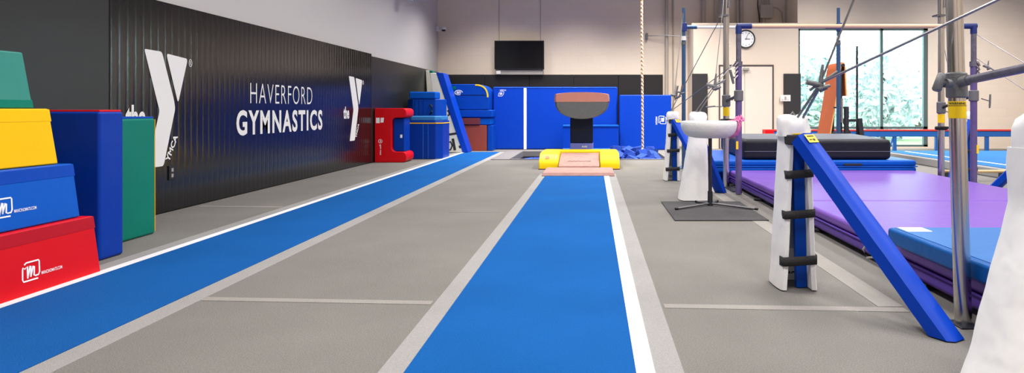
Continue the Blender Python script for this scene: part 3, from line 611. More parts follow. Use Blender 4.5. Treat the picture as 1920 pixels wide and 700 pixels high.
mat2('landing_mat', 'near half of the purple landing mat, carrying the teal blue mat', 1.8, 4.2, 1.6, 5.595, .035, .2, 'v_purple', 'v_purple_dark', 'purple landing mats', skew=.04, feet=True)
t = thing('landing_mat', 'teal blue mat with a white label lying on the purple mat', 'gym mat', (2.6, 2.9, .2))
bm = new(); prism(bm, [(1.79, 2.0), (3.7, 2.0), (3.7, 3.8), (1.745, 3.8)], 'z', .203, .3); obj('cover', bm, 'v_teal_blue', t, bevel=.02)
bm = new(); prism(bm, [(1.83, 2.02), (3.68, 2.02), (3.68, 3.77), (1.775, 3.77)], 'z', .299, .3025); obj('top_panel', bm, 'v_teal_top', t)
obj('label', B(1.79, 1.93, 3.64, 3.76, .3025, .305), 'print_white', t)
mat2('landing_mat', 'long blue mat with dark handle lying under the black crash mat', 1.56, 4.25, 8.4, 10.5, .165, .33, 'v_blue_mid', 'v_blue_mid', 'stacked blue landing mats')
o = mat2('landing_mat', 'lowest blue mat on the floor under the black crash mat', 1.5, 4.1, 8.62, 10.5, .0, .162, 'v_blue_mid', 'v_blue_mid', 'stacked blue landing mats')
tag(obj('carry_handle', B(PX(1582, 8.4), PX(1616, 8.4), 8.385, 8.4, .26, .285), 'webbing', bevel=.004), None)
hh = bpy.data.objects['carry_handle']; hp = [o for o in bpy.data.objects if o.get('label', '').startswith('long blue mat')][0]; hh.parent = hp; hh.matrix_parent_inverse = parent_inv(hp)
t = thing('crash_mat', 'thick black crash mat with grey top lying on the blue mats', 'gym mat', (3, 9.5, .33))
bm = new(); prism(bm, [(1.98, 8.45), (3.94, 8.45), (4.27, 10.45), (2.08, 10.45)], 'z', .333, .6); obj('body', bm, 'v_black', t, bevel=.055, seg=4)
bm = new(); prism(bm, [(2.03, 8.5), (3.88, 8.5), (4.2, 10.4), (2.13, 10.4)], 'z', .598, .603); obj('top_panel', bm, 'v_black_top', t)
bm = new(); tube(bm, [(2.0, 8.445, .44), (3.92, 8.445, .44)], .006, 6); obj('seam', bm, 'v_black_top', t)

# ------------------------------------------------------------------ uneven bars
def clamp_collar(parent, x, y, z0, z1, r, m='clamp'):
    c = obj('collar', lathe(new(), [(r+.004, z0), (r+.014, z0+.01), (r+.014, z1-.01), (r+.004, z1)], (x, y, 0), 24), m, parent); return c
def warn(parent, x, y, z0, z1, r, writing=False):
    s_ = obj('warning_sticker', lathe(new(), [(r+.0005, z0), (r+.0015, z0+.001), (r+.0015, z1-.001), (r+.0005, z1)], (x, y, 0), 24), 'sticker', parent)
    bm = new()
    if writing:                                                     # lettering bent round the tube
        Fl = Face((0, 0, 0), (1, 0, 0), (0, 0, 1), 0); text(bm, 'WARNING', Fl, 0, 0, 1, 1, .02)
        for v in bm.verts:
            a = -math.pi/2-.9-.3+v.co.x*1.9; zz = z1-.03+v.co.z*.018; v.co = Vector((x+(r+.003)*math.cos(a), y+(r+.003)*math.sin(a), zz))
        bb = new(); obj('sticker_band', lathe(bb, [(r+.001, z1-.037), (r+.0022, z1-.036), (r+.0022, z1-.034), (r+.001, z1-.033)], (x, y, 0), 24), 'print_black', s_)
        obj('lettering', bm, 'print_black', s_)
    else: bm.free()
def t_handle(parent, c, tilt=(.25, 0, 1), L=.14, r=.018, stem=(.1, 0, 0)):
    bm = new(); c = Vector(c); d = Vector(tilt).normalized(); tube(bm, [c-d*L/2, c-d*L*.3, c+d*L*.3, c+d*L/2], r, 12, radii=[r*.8, r, r, r*.85]); tube(bm, [c, c+Vector(stem)], r*.6, 10)
    return obj('clamp_handle', bm, 'clamp', parent)
def cable(parent, pts, r=.005): return obj('cable', tube(new(), pts, r, 6), 'cable_steel', parent)
def tensioner(parent, p, d, s=1.):
    p, d = Vector(p), Vector(d).normalized(); a, b = basis(d); bm = new()
    tube(bm, [p-d*.1*s, p+d*.16*s], .012*s, 10); tube(bm, [p+a*.0-d*.02*s+Vector((-.09, 0, .02))*s, p+Vector((.02, 0, -.02))*s], .022*s, 12)
    tube(bm, [p+Vector((0, 0, -.03))*s, p+Vector((.012, 0, .08))*s, p+Vector((.02, 0, .15))*s], .016*s, 10, radii=[.022*s, .016*s, .01*s]); tube(bm, [p+Vector((-.03, -.03, -.05))*s, p+Vector((.08, .02, -.02))*s], .014*s, 10)
    for k in range(3): tube(bm, [p+Vector((.02*k, .01, -.055+.01*k))*s, p+Vector((.02*k+.012, .012, -.05+.01*k))*s], .022*s, 10)
    return obj('cable_tensioner', bm, 'clamp', parent)

# far set: chrome uprights carry the high bar, purple uprights the low bar
t = thing('uneven_bars', 'uneven bars with purple and chrome uprights standing astride the purple mat', 'uneven bars', (3.1, 7.85, 0)); farbars = t
YCh, YPu = 8.2, 7.5; XL, XR = 1.706, 4.46
for X, pxn in ((XL, 0), (XR, 1)):
    r = .04; u = obj('upright', T((X, YCh, 0.01), (X, YCh, 2.75), r, 24), 'chrome', t)
    zc = PZ(200 if not pxn else 213, YCh); clamp_collar(u, X, YCh, zc, zc+.15, r)
    warn(u, X, YCh, zc-.12, zc-.01, r); clamp_collar(u, X, YCh, PZ(244 if pxn else 230, YCh), PZ(237 if pxn else 223, YCh), r+.02, 'black_metal')
    bm = new(); bar(bm, (X-.03, YCh-.06, PZ(240 if pxn else 226, YCh)), (X+.14, YCh-.05, PZ(239 if pxn else 225, YCh)), .05, .03); obj('lever_plate', bm, 'black_metal', u)
    bm = new(); box(bm, X-.03, X+.09, YCh-.5, YCh+.1, 0, .012) if not pxn else box(bm, X-.09, X+.06, YCh-.5, YCh+.1, 0, .012); obj('base_plate', bm, 'steel_dark', t, bevel=.003)
    r2 = .037; o = obj('upright', T((X, YPu, .01), (X, YPu, 1.52), r2, 24), 'purple_steel', t)
    obj('inner_tube', T((X, YPu, 1.5), (X, YPu, 1.98), .031, 20), 'purple_grey', o)
    obj('inner_collar', T((X, YPu, 1.5), (X, YPu, 1.56), r2+.008, 20), 'purple_grey', o)
    z = PZ(190, YPu); clamp_collar(o, X, YPu, z, z+.13, r2+.003, 'clamp')
    obj('sticker', B(X-.038 if not pxn else X+.012, X-.012 if not pxn else X+.038, YPu-.04, YPu-.03, PZ(280 if not pxn else 288, YPu), PZ(265 if not pxn else 272, YPu)), 'sticker', o, bevel=.002)
    obj('spreader_arm', T((X, YCh, zc+.07), (X, YPu, z+.07), .018, 12), 'steel_dark', t)
    if pxn: t_handle(t, (X+.16, YPu-.05, z+.0), (0.05, 0, 1), .16, .011, (-.1, 0, .03)); t_handle(t, (X-.1+.24, YCh, zc-.01), (0.05, 0, 1), .14, .011, (-.1, 0, .05))
    else: t_handle(t, (X-.08, YPu, 1.38), (-.25, 0, 1), .17, .016, (.07, 0, -.02)); t_handle(t, (X-.2, YCh, zc+.0), (1, 0, .1), .12, .01, (.15, 0, .0)); t_handle(t, (X+.1, YCh-.1, zc+.16), (0, 0, 1), .07, .018, (-.05, 0, -.08))
    # ratchet hardware under the low bar
    bm = new()
    for kk in range(4): tube(bm, [(X-.05*(1-2*pxn), YPu-.03, 1.36+kk*.05), (X-.02*(1-2*pxn), YPu-.05, 1.4+kk*.05)], .012, 8)
    obj('height_lock', bm, 'chrome', t)
    # fittings at the top of the chrome uprights
    bm = new(); z = PZ(30, YCh); box(bm, X-.09, X+.02, YCh-.07, YCh+.05, z-.01, z+.012); tube(bm, [(X-.05, YCh-.05, z), (X-.04, YCh-.04, z+.3)], .014, 8); tube(bm, [(X+.02, YCh-.06, z+.1), (X+.05, YCh-.05, z+.26)], .012, 8); obj('pulley_bracket', bm, 'steel', t)
zb_ = PZ(49, YPu)
obj('low_bar', T((XL, YPu, zb_), (XR, YPu, zb_), .024, 20), 'wood_bar', t)
for a, b in ((XL-.02, XL+.15), (XR-.15, XR+.03)): obj('bar_sleeve', T((a, YPu, zb_), (b, YPu, zb_), .033, 20), 'navy_sleeve', t)
for X in (XL, XR): obj('bar_saddle', T((X, YPu, zb_-.09), (X, YPu, zb_), .036, 20), 'navy_sleeve', t)
obj('high_bar', T((XL, YCh, 2.74), (XR, YCh, 2.74), .022, 16), 'wood_bar', t)
# cables of the far set
hA = Vector((1.13, 7.12, .96)); hB = Vector((1.08, 8.92, .97))
jA = P(1340, 160, 7.0)
for dz_, q_ in ((0, 0), (.02, .04)): cable(t, [hA+Vector((q_, 0, 0)), jA+Vector((q_*.6, 0, 0))], .006)
cable(t, [jA, Vector((XL-.03, YPu, 1.56))]); cable(t, [jA+Vector((0, 0, -.03)), Vector((XL-.03, YCh, 1.35))]); tensioner(t, jA, (1, .1, .5), .85)
cable(t, [jA, Vector((XL, YCh, 2.7))], .004)
cable(t, [hB, Vector((XL-.02, YPu, 1.55))]); cable(t, [hB, P(1345, 45, 8.6), Vector((XL, YCh, 2.72))], .0055)
cable(t, [hB+Vector((.02, 0, .0)), P(1268, 160, 9.0)], .006); tensioner(t, P(1268, 178, 8.95), (.2, 0, 1), .8); tensioner(t, P(1277, 172, 8.9), (.3, 0, 1), .6)
cable(t, [Vector((XR, YPu, 1.9)), P(1920, 118, 7.2), P(1990, 178, 7.0)]); cable(t, [Vector((XR, YPu, 1.62)), P(1920, 168, 7.2), P(1975, 198, 7.0)])
tensioner(t, P(1852, 126, 7.45), (1, 0, -.5), .5); cable(t, [Vector((XR, YCh, 2.7)), P(1763, 50, 8.2), P(1778, 130, 8.3), Vector((5.02, 8.8, .97))], .004)

# high bar behind with blue uprights
YH = 10.75
t = thing('high_bar', 'high bar on two slender blue uprights behind the uneven bars', 'high bar', (2.8, YH, 0))
zc_, zb2 = PZ(76, YH), PZ(51, YH)
for X in (PX(1282, YH), PX(1572, YH)):
    u = obj('upright', T((X, YH, 0.0), (X, YH, zc_), .034, 20), 'blue_steel', t); obj('inner_tube', T((X, YH, zc_-.02), (X, YH, PZ(15, YH)), .027, 16), 'blue_steel', u)
    obj('collar', T((X, YH, zc_), (X, YH, zc_+.07), .042, 20), 'plastic_white', u); obj('lock_ring', T((X, YH, zc_-.07), (X, YH, zc_-.03), .04, 20), 'steel', u)
    obj('base_plate', B(X-.12, X+.12, YH-.1, YH+.5, 0, .012), 'blue_steel', t)
    obj('bar_clamp', B(X-.03, X+.05, YH-.04, YH+.04, zb2-.07, zb2+.07), 'navy_sleeve', t, bevel=.008)
xa, xb = PX(1282, YH), PX(1572, YH)
obj('bar', T((xa+.03, YH, zb2), (xb-.03, YH, zb2), .024, 16), 'wall_white', t)
for a, b in ((xa+.04, xa+.22), (xb-.22, xb-.04)): obj('bar_sleeve', T((a, YH, zb2), (b, YH, zb2), .032, 16), 'blue_steel', t)
cable(t, [(xa, YH, zb2+.25), P(1263, 180, 9.3)], .005); cable(t, [(xa-.02, YH, zb2+.25), P(1266, 172, 9.3)], .004); cable(t, [(xb, YH, zb2+.25), P(1608, 215, 11.4)], .003)

# near set
t = thing('uneven_bars', 'nearest uneven bars, one thick chrome upright with yellow warning band in view', 'uneven bars', (3, 2.7, 0)); nearbars = t
pb, pt = P(1806, 607, 2.985), None
top = P(1789, 0, 2.985); dv = (top-pb)/(top.z-pb.z); ax = lambda z: pb+dv*(z-pb.z)
r = .037
obj('upright', tube(new(), [ax(.0), ax(2.75)], r, 32), 'chrome', t)
def leanlathe(prof, n=28):
    bm = new(); rings = []
    for rr_, z in prof: c_ = ax(z); rings.append([bm.verts.new(c_+Vector((rr_*math.cos(2*math.pi*k/n), rr_*math.sin(2*math.pi*k/n), 0))) for k in range(n)])
    for i in range(len(rings)-1):
        for k in range(n): bm.faces.new((rings[i][k], rings[i][(k+1) % n], rings[i+1][(k+1) % n], rings[i+1][k]))
    bm.faces.new(rings[0][::-1]); bm.faces.new(rings[-1]); return bm
zc0, zc1 = PZ(184, 2.98), PZ(136, 2.98)
obj('collar', leanlathe([(r+.003, zc0), (r+.009, zc0+.006), (r+.009, zc1-.006), (r+.003, zc1)]), 'clamp', t)
s_ = obj('warning_sticker', leanlathe([(r+.0003, PZ(222, 2.98)), (r+.0013, PZ(221.6, 2.98)), (r+.0013, PZ(190.4, 2.98)), (r+.0003, PZ(190, 2.98))]), 'sticker', t)
bm = new(); Fl = Face((0, 0, 0), (1, 0, 0), (0, 0, 1), 0); Fl.n = Vector((0, 0, 0)); text(bm, 'WARNING', Fl, 0, 0, 1, 1, .03, 0)
zt_ = PZ(196.5, 2.98)
for v in bm.verts:
    a = -math.pi/2-1.05-.5+v.co.x*2.1; z = zt_+v.co.z*.011; c_ = ax(z); v.co = Vector((c_.x+(r+.002)*math.cos(a), c_.y+(r+.002)*math.sin(a), z))
obj('lettering', bm, 'print_black', s_)
obj('sticker_band', leanlathe([(r+.001, zt_-.006), (r+.002, zt_-.0055), (r+.002, zt_-.0035), (r+.001, zt_-.003)]), 'print_black', s_)
cz = (zc0+zc1)/2+.005; cc = ax(cz)
bm = new(); tube(bm, [P(1771, 172, 2.93), P(1766, 164, 2.93), P(1764, 158, 2.93)], .02, 12); bm.free()
bm = new(); hd0, hd1 = P(1755, 171, 2.93), P(1767, 138, 2.93); tube(bm, [hd0, hd0.lerp(hd1, .1), hd0.lerp(hd1, .9), hd1], .02, 14, radii=[.015, .021, .02, .015]); tube(bm, [P(1762, 155, 2.93), P(1782, 157, 2.95)], .014, 12); tube(bm, [P(1772, 156, 2.93), P(1780, 157, 2.94)], .021, 12)
obj('clamp_handle', bm, 'clamp', t)
e = P(1925, 127, 2.5); s0 = P(1804, 153, 2.93); s1 = s0+(e-s0)*1.35
obj('spreader_arm', T(s0, s1, .019, 18), 'purple_grey', t); obj('spreader_socket', T(s0, s0+(e-s0)*.12, .024, 16), 'clamp', t)
X2, Y2 = s1.x+.02, s1.y
u = obj('upright', T((X2, Y2, .01), (X2, Y2, 1.5), .037, 24), 'purple_steel', t); clamp_collar(u, X2, Y2, s1.z-.06, s1.z+.06, .04)
obj('inner_tube', T((X2, Y2, 1.5), (X2, Y2, 1.95), .031, 20), 'purple_grey', u)
obj('base_plate', B(1.67, 1.76, 2.9, 3.02, 0, .008), 'steel_dark', t, bevel=.003)
hC = Vector((1.125, 3.52, .955)); jC = P(1538, 156, 3.4)
cable(t, [hC, jC], .007); cable(t, [hC+Vector((.03, 0, 0)), jC+Vector((.01, 0, 0))], .007)
cable(t, [jC, P(1870, 0, 2.6), P(1954, -40, 2.45)], .0065); cable(t, [jC, ax(2.6)], .0055)
tensioner(t, jC, (.7, -.2, .5), .66)
for z_ in (2.7,): obj('high_bar', T(ax(z_), ax(z_)+Vector((2.75, 0, 0)), .022, 16), 'wood_bar', t)
obj('upright', T((4.43, 2.985, 0), (4.43, 2.985, 2.75), r, 24), 'chrome', t)

# ------------------------------------------------------------------ padded cable anchors
def anchor(label, x0, w0, x1, w1, Y, s, leg0, leg1, closed=False, sticker=True, H=.955, spl=.0):
    """x0,w0 left edge and width at the floor, x1,w1 at the top; the open side looks towards -s*Y"""
    t = thing('cable_anchor', label, 'cable anchor', (x0+w0/2, Y, 0), 'padded cable anchors of the uneven bars')
    th = .035; bm = new(); rings = []; NZ = 26
    d0, d1 = .26, .15
    for i in range(NZ+1):
        f = i/NZ; z = .008+f*(H-.1); k = min(1, f*1.25)**.9 if closed else f**.9; w = w0+(w1-w0)*k; xl = x0+(x1-x0)*k; d = d0+(d1-d0)*k
        def W(x, y): 
            wob = .004*noise.noise(Vector((x*9+Y, y*9, z*9+x*14)))+.0015*noise.noise(Vector((x*30+Y, y*30, z*25)))
            sp = spl*(.35+.65*f)*max(0, 1-y/d)*max(0, 1-x/w)
            return (xl+x+wob+sp, Y+s*(y+wob), z)
        outer = [(th*.3, 0), (0, th*.4), (-.004, d*.25), (-.006, d*.5), (0, d*.78), (th*.4, d*.93), (th, d), (w*.3, d+.004), (w*.5, d+.006), (w*.7, d+.004), (w-th, d), (w-th*.4, d*.93), (w, d*.78), (w+.006, d*.5), (w+.004, d*.25), (w, th*.4), (w-th*.3, 0)]
        inner = [(w-th, .004), (w-th, d*.5), (w-th, d-th), (w*.5, d-th), (th, d-th), (th, d*.5), (th, .004)]
        rings.append([bm.verts.new(W(x, y)) for x, y in outer+inner])
    n = len(rings[0])
    for i in range(NZ):
        for j in range(n): bm.faces.new((rings[i][j], rings[i][(j+1) % n], rings[i+1][(j+1) % n], rings[i+1][j]))
    bm.faces.new(rings[0]); bm.faces.new(rings[-1])
    obj('cover', bm, 'v_white', t)
    # puckered cap
    bm = new(); rings = []; d = d1; zt = H-.105
    for z, k in ((zt, 1.01), (zt+.03, 1.03), (zt+.07, 1.02), (zt+.1, .95), (zt+.115, .78), (zt+.12, .4)):
        ring = []
        for j in range(28):
            a = 2*math.pi*j/28; c_, s2 = math.cos(a), math.sin(a); sx = abs(c_)**.6*(1 if c_ > 0 else -1); sy = abs(s2)**.6*(1 if s2 > 0 else -1)
            wob = .012*noise.noise(Vector((c_*3+Y, s2*3, z*20)))
            dip = -.02*max(0, 1-abs(c_)*1.6) if z > zt+.05 else 0
            ring.append(bm.verts.new((x1+w1/2+sx*k*(w1/2+wob), Y+s*(d/2+sy*k*(d/2+wob)), z+wob*.5+dip)))
        rings.append(ring)
    for i in range(len(rings)-1):
        for j in range(28): bm.faces.new((rings[i][j], rings[i][(j+1) % 28], rings[i+1][(j+1) % 28], rings[i+1][j]))
    bm.faces.new(rings[0]); bm.faces.new(rings[-1]); obj('cap', bm, 'v_white', t)
    if not closed:
        def lx(z): f = (z/(H-.1))**.9; return x0+(x1-x0)*f, w0+(w1-w0)*f, d0+(d1-d0)*f
        bm = new(); q0, q1 = lx(.2), lx(.84)
        a = [(q0[0]+.04, Y+s*(q0[2]-.045), .2), (q0[0]+q0[1]-.04, Y+s*(q0[2]-.045), .2), (q1[0]+q1[1]-.04, Y+s*(q1[2]-.045), .84), (q1[0]+.04, Y+s*(q1[2]-.045), .84)]
        b = [(x, y-s*.004, z) for x, y, z in a]; va, vb = [bm.verts.new(v) for v in a], [bm.verts.new(v) for v in b]
        for k in range(4): bm.faces.new((va[k], va[(k+1) % 4], vb[(k+1) % 4], vb[k]))
        bm.faces.new(va); bm.faces.new(vb); obj('liner', bm, 'liner', t, smooth=False)
        bm = new(); bar(bm, (x0+w0*.7, Y+s*.09, .004), (x1+w1*.6, Y+s*.05, .86), .06, .04); obj('steel_frame', bm, 'v_blue', t, bevel=.004)
        for z, hh_ in ((.64, .045), (.42, .045), (.165, .05)):
            a_, w_, _ = lx(z); bm = new(); nx = 8
            top_, bot_ = [], []
            a0 = a_+spl*(.35+.65*z); w_ = w_-(a0-a_); a_ = a0; pts = [(a_-.006, .04)]+[(a_+w_*i/nx, -.006-.004*math.sin(math.pi*i/nx)) for i in range(nx+1)]+[(a_+w_+.006, .04)]
            for (x, y) in pts:
                tilt = .012*(x-a_)/w_; top_.append(bm.verts.new((x, Y+s*y, z+hh_/2+tilt))); bot_.append(bm.verts.new((x, Y+s*y, z-hh_/2+tilt)))
            for i in range(len(pts)-1): bm.faces.new((bot_[i], bot_[i+1], top_[i+1], top_[i]))
            o = obj('strap', bm, 'webbing', t); so = o.modifiers.new('thickness', 'SOLIDIFY'); so.thickness = .004; so.offset = 0
        Ft = Face((x0+.045, Y+s*(d0-.04), 0), (1, 0, 0), (0, 0, 1), .002); Ft.n = Vector((0, -s, 0))
        if s > 0:
            bm = new(); text(bm, 'N-TR', Ft, .03, .1, .1, .032, .0); text(bm, 'n-tix.', Ft, .008, .045, .12, .034, .02); obj('printed_lettering', bm, 'print_black', t, smooth=False)
        a_, w_, _ = lx(.83); a_ += spl*.9; w_ -= spl*.9; bm = new(); box(bm, a_-.012, a_+w_+.012, Y+s*.0-.02, Y+s*.1+.02, .805, .86); obj('top_strap', bm, 'webbing', t, bevel=.008)
        bm = new(); box(bm, a_+.02, a_+.13, Y-.006*s, Y+.02, .862, .868); obj('sticker', bm, 'sticker', t)
    # slanting padded leg
    p, q = Vector(leg0), Vector(leg1); dd = (q-p).normalized(); hw = dd.cross(Vector((0, 0, 1))).normalized(); hh_ = hw.cross(dd).normalized(); bm = new()
    sec = [(-.06, -.03), (-.06, .03), (-.035, .048), (.035, .048), (.06, .03), (.06, -.03), (.03, -.045), (-.03, -.045)]
    NL = 14; rings = []
    for i in range(NL+1):
        base = p+(q-p)*i/NL; ring = []
        for a_, b_ in sec:
            v = base+hw*a_+hh_*b_
            if i == NL: v = v+dd*((.006-v.z)/dd.z)
            w_ = .003*noise.noise(v*13); v = v+hw*w_ if i < NL else v; ring.append(bm.verts.new(v))
        rings.append(ring)
    for i in range(NL):
        for j in range(8): bm.faces.new((rings[i][j], rings[i][(j+1) % 8], rings[i+1][(j+1) % 8], rings[i+1][j]))
    bm.faces.new(rings[0]); bm.faces.new(rings[-1]); lg = obj('slanting_leg', bm, 'v_blue_royal', t)
    if not closed:
        c0 = p+dd*.07; Fs = Face(c0-hw*.03+hh_*.05, hw, -dd, .002); Fs.n = hh_; sg = 1
        bm = new(); flat(bm, Fs, [(-.0, 0), (.075, 0), (.075, .055), (-.0, .055)]); obj('sticker', bm, 'sticker', lg, smooth=False)
        bm = new(); Fs.l = .005; flat(bm, Fs, [(.02, .012), (.035, .012), (.035, .024), (.02, .024)]); stroke(bm, Fs, [(.012, .042), (.065, .042)], .005); stroke(bm, Fs, [(.042, .018), (.065, .018)], .004); obj('sticker_print', bm, 'print_black', lg, smooth=False)
    m_ = p.lerp(q, .55)-hh_*.05; bm = new(); tube(bm, [m_, m_-hh_*.04+dd*.01, m_-hh_*.05+dd*.05, m_-hh_*.015+dd*.07], .005, 8); obj('hook', bm, 'chrome', t)
    bm = new(); c0 = Vector((x1+w1/2, Y+s*d1/2, H+.0)); tube(bm, [c0+Vector((-.015, 0, -.06)), c0+Vector((-.015, 0, .01)), c0+Vector((.0, 0, .03)), c0+Vector((.015, 0, .01)), c0+Vector((.015, 0, -.06))], .006, 8); obj('hook', bm, 'steel', t)
anchor('white strapped cable anchor with a blue leg, nearest with black straps', 1.015, .215, 1.035, .16, 3.5, 1, (1.135, 3.47, .84), (1.545, 2.80, .0), spl=.04)
anchor('white padded cable anchor cut by the frame edge, nearest of all', 1.085, .38, 1.285, .22, 2.0, -1, (1.46, 2.05, .82), (1.64, 2.36, .0), closed=True, H=.975)
anchor('white padded cable anchor seen from its closed side behind the mushroom trainer', .95, .32, 1.07, .19, 7.2, -1, (1.12, 7.2, .84), (1.53, 7.66, .0), closed=True)
anchor('white strapped cable anchor in front of the sideways blue mat', .99, .215, 1.03, .165, 8.88, 1, (1.13, 8.84, .84), (1.52, 8.25, .0), spl=.04)
anchor('white strapped cable anchor seen between the chrome and purple uprights', 5.03, .24, 5.05, .16, 8.75, 1, (5.08, 8.72, .84), (4.66, 8.3, .0))
anchor('white cable anchor beyond the purple upright, its blue leg in view', 5.0, .33, 5.05, .19, 6.95, -1, (5.1, 6.96, .84), (4.72, 7.62, .0), closed=True)

# ------------------------------------------------------------------ mushroom trainer
t = thing('mushroom_trainer', 'white padded mushroom trainer with pink tape on a dark stand', 'mushroom trainer', (1.2, 6.56, 0))
cm = Vector((1.2, 6.56, 0)); prof = [(.02, .705), (.16, .708), (.225, .722), (.265, .75), (.288, .79), (.298, .83), (.300, .86), (.294, .874), (.28, .879), (.02, .882)]
obj('padded_top', lathe(new(), prof, cm, 56), 'canvas_white', t)
bm = new(); rings = []
for k in range(15):
    a = math.radians(-38+k*5.2); ring = []
    for j, (rr_, z) in enumerate([(.2, .706), (.268, .745), (.293, .79), (.304, .83), (.307, .865), (.298, .885), (.25, .889)]):
        w_ = .012*noise.noise(Vector((k*.9, j*1.3, 2.))); ring.append(bm.verts.new(cm+Vector(((rr_+.006+abs(w_))*math.cos(a), (rr_+.006+abs(w_))*math.sin(a), z+w_))))
    rings.append(ring)
for i in range(14):
    for j in range(6): bm.faces.new((rings[i][j], rings[i][j+1], rings[i+1][j+1], rings[i+1][j]))
o = obj('tape_wrap', bm, 'pink_tape', t); so = o.modifiers.new('thickness', 'SOLIDIFY'); so.thickness = .004
bm = new()
for k in range(9):
    a = math.radians(-34+k*7); p = cm+Vector((.3*math.cos(a), .3*math.sin(a), .87+.01*(k % 3))); tube(bm, [p, p+Vector((.02, 0, .03+.02*(k % 2))), p+Vector((.035, -.01, .01))], .012, 6)
obj('tape_tuft', bm, 'pink_tape', t)
obj('pole', T(cm+Vector((0, 0, .1)), cm+Vector((0, 0, .71)), .019, 18), 'steel_dark', t); obj('pole_sleeve', T(cm+Vector((0, 0, .012)), cm+Vector((0, 0, .16)), .026, 18), 'steel_dark', t)
for (a, b) in ((.815, 6.27), (1.6, 6.25), (1.09, 6.76), (1.32, 6.8)):
    l_ = obj('foot_leg', T((cm.x, cm.y, .035), (a, b, .024), .011, 12), 'steel', t); d_ = (Vector((a, b, .024))-Vector((cm.x, cm.y, .035))).normalized(); e_ = Vector((a, b, .024))
    obj('rubber_tip', T(e_-d_*.02, e_+d_*.01, .0125, 12), 'plastic_black', l_)

# ------------------------------------------------------------------ far side: rail, spring floor, draped orange mat
t = thing('barrier_rail', 'long low blue steel rail with a red padded top before the window', 'rail', (7, 15.4, 0))
YQ = 15.4
obj('red_top_pad', B(PX(1430, YQ), PX(1960, YQ), YQ-.05, YQ+.05, .47, .515), 'red_pad', t, bevel=.012); obj('blue_beam', B(PX(1430, YQ), PX(1960, YQ), YQ-.04, YQ+.04, .34, .468), 'blue_frame', t, bevel=.006)
for px_ in (1500, 1677, 1756, 1850, 1935):
    X = PX(px_, YQ); obj('post', B(X-.04, X+.04, YQ-.03, YQ+.03, 0, .34), 'blue_frame', t)
X = PX(1677, YQ); bm = new(); bar(bm, (X-.14, YQ, .01), (X-.03, YQ, .34), .04, .03); obj('brace', bm, 'blue_frame', t)
t = thing('floor_block', 'small red mat resting on the rail end behind the crash mat', 'gym mat', (4.2, 15.2, 0))
obj('cover', B(PX(1431, 15.2), PX(1447, 15.2), 15.0, 15.3, .4, .52), 'v_red', t, bevel=.015); obj('support', B(PX(1433, 15.2), PX(1445, 15.2), 15.05, 15.25, .0, .4), 'v_red_deep', t, bevel=.01)
t = thing('spring_floor', 'raised blue carpeted spring floor with white border line by the window', 'gym floor', (8.5, 10, 0))
obj('grey_skirt', B(5.86, 11.3, 6.3, 13.15, 0, .142), 'carpet_light', t, bevel=.02)
obj('blue_carpet', B(5.93, 11.3, 6.37, 13.1, .143, .15), 'spring_blue', t, smooth=False)
obj('white_line', B(6.27, 6.33, 6.5, 12.9, .15, .1515), 'carpet_white', t, smooth=False)
t = thing('floor_bar', 'low wooden floor bar on short feet beside the spring floor edge', 'floor bar', (5.5, 9, 0))
obj('rail', T((4.9, 8.95, .13), (5.8, 8.95, .13), .022, 14), 'tan_wood', t)
for X in (4.95, 5.75): obj('foot', B(X-.02, X+.02, 8.85, 9.05, 0, .11), 'steel_dark', t)
t = thing('orange_mat', 'orange strip mat draped over the stand in front of the window', 'gym mat', (4.55, 12.3, .6))
yA, yB = 11.95, 12.6
outer = [(4.40, .45), (4.53, 1.2), (4.60, 1.75), (4.635, 1.86), (4.66, 1.885), (4.695, 1.87), (4.72, 1.78), (4.745, 1.25)]
def off(pts, h):
    o2 = []
    for i, p in enumerate(pts):
        a = Vector(pts[max(i-1, 0)]); b = Vector(pts[min(i+1, len(pts)-1)]); d_ = (b-a).normalized(); o2.append((p[0]+d_.y*h, p[1]-d_.x*h))
    return o2
inn = off(outer, .028); bm = new(); prism(bm, outer+inn[::-1], 'y', yA, yB); obj('cover', bm, 'orange_pad', t)
bm = new(); Fo = Face((0, yA, 0), (1, 0, 0), (0, 0, 1), .001); Fo.n = Vector((0, -1, 0)); mid = off(outer, .014); stroke(bm, Fo, mid, .024, False, .003); obj('edge_binding', bm, 'orange_edge', t, smooth=False)
Fo = Face((4.44, 12.2, .63), (0, -1, 0), (.17, 0, .98), .004); bm = new(); Fo.n = Vector((-.98, 0, .17)); flat(bm, Fo, [(0, .02), (.06, .02), (.06, .07), (0, .07)]); obj('printed_square', bm, 'v_brown', t, smooth=False)
t = thing('apparatus_stand', 'dark steel apparatus stand under the draped orange mat', 'apparatus stand', (4.8, 12.3, 0))
for X, Y_, z1_ in ((4.64, 12.0, 1.78), (4.66, 12.55, 1.78), (4.60, 12.3, 1.0), (4.7, 11.9, 1.0)): obj('upright', B(X-.025, X+.025, Y_-.025, Y_+.025, 0, z1_), 'steel_dark', t, bevel=.004)
obj('cross_bar', T((4.655, 11.9, 1.82), (4.655, 12.65, 1.82), .03, 12), 'steel_dark', t)
bm = new(); Yk = 11.9
def g2(a, b): v = P(a, b, Yk); return (v.x, v.y, v.z)
for a, b, w_ in (((1563, 202), (1588, 202), .03), ((1587, 200), (1587, 250), .07), ((1575, 215), (1594, 252), .04), ((1586, 226), (1611, 226), .05), ((1611, 222), (1616, 262), .08), ((1560, 250), (1592, 250), .04)):
    bar(bm, g2(*a), g2(*b), w_, w_)
obj('lower_frame', bm, 'steel_dark', t, bevel=.003)
bm = new(); bar(bm, g2(1587, 250), (P(1587, 250, Yk).x, Yk, .01), .06, .06); bar(bm, g2(1616, 262), (P(1617, 262, Yk).x, Yk, .01), .07, .07); obj('frame_leg', bm, 'steel_dark', t)
obj('thin_mast', T((PX(1609, Yk), Yk+.05, .01), (PX(1609, Yk), Yk+.05, PZ(86, Yk)), .019, 12), 'steel_dark', t)
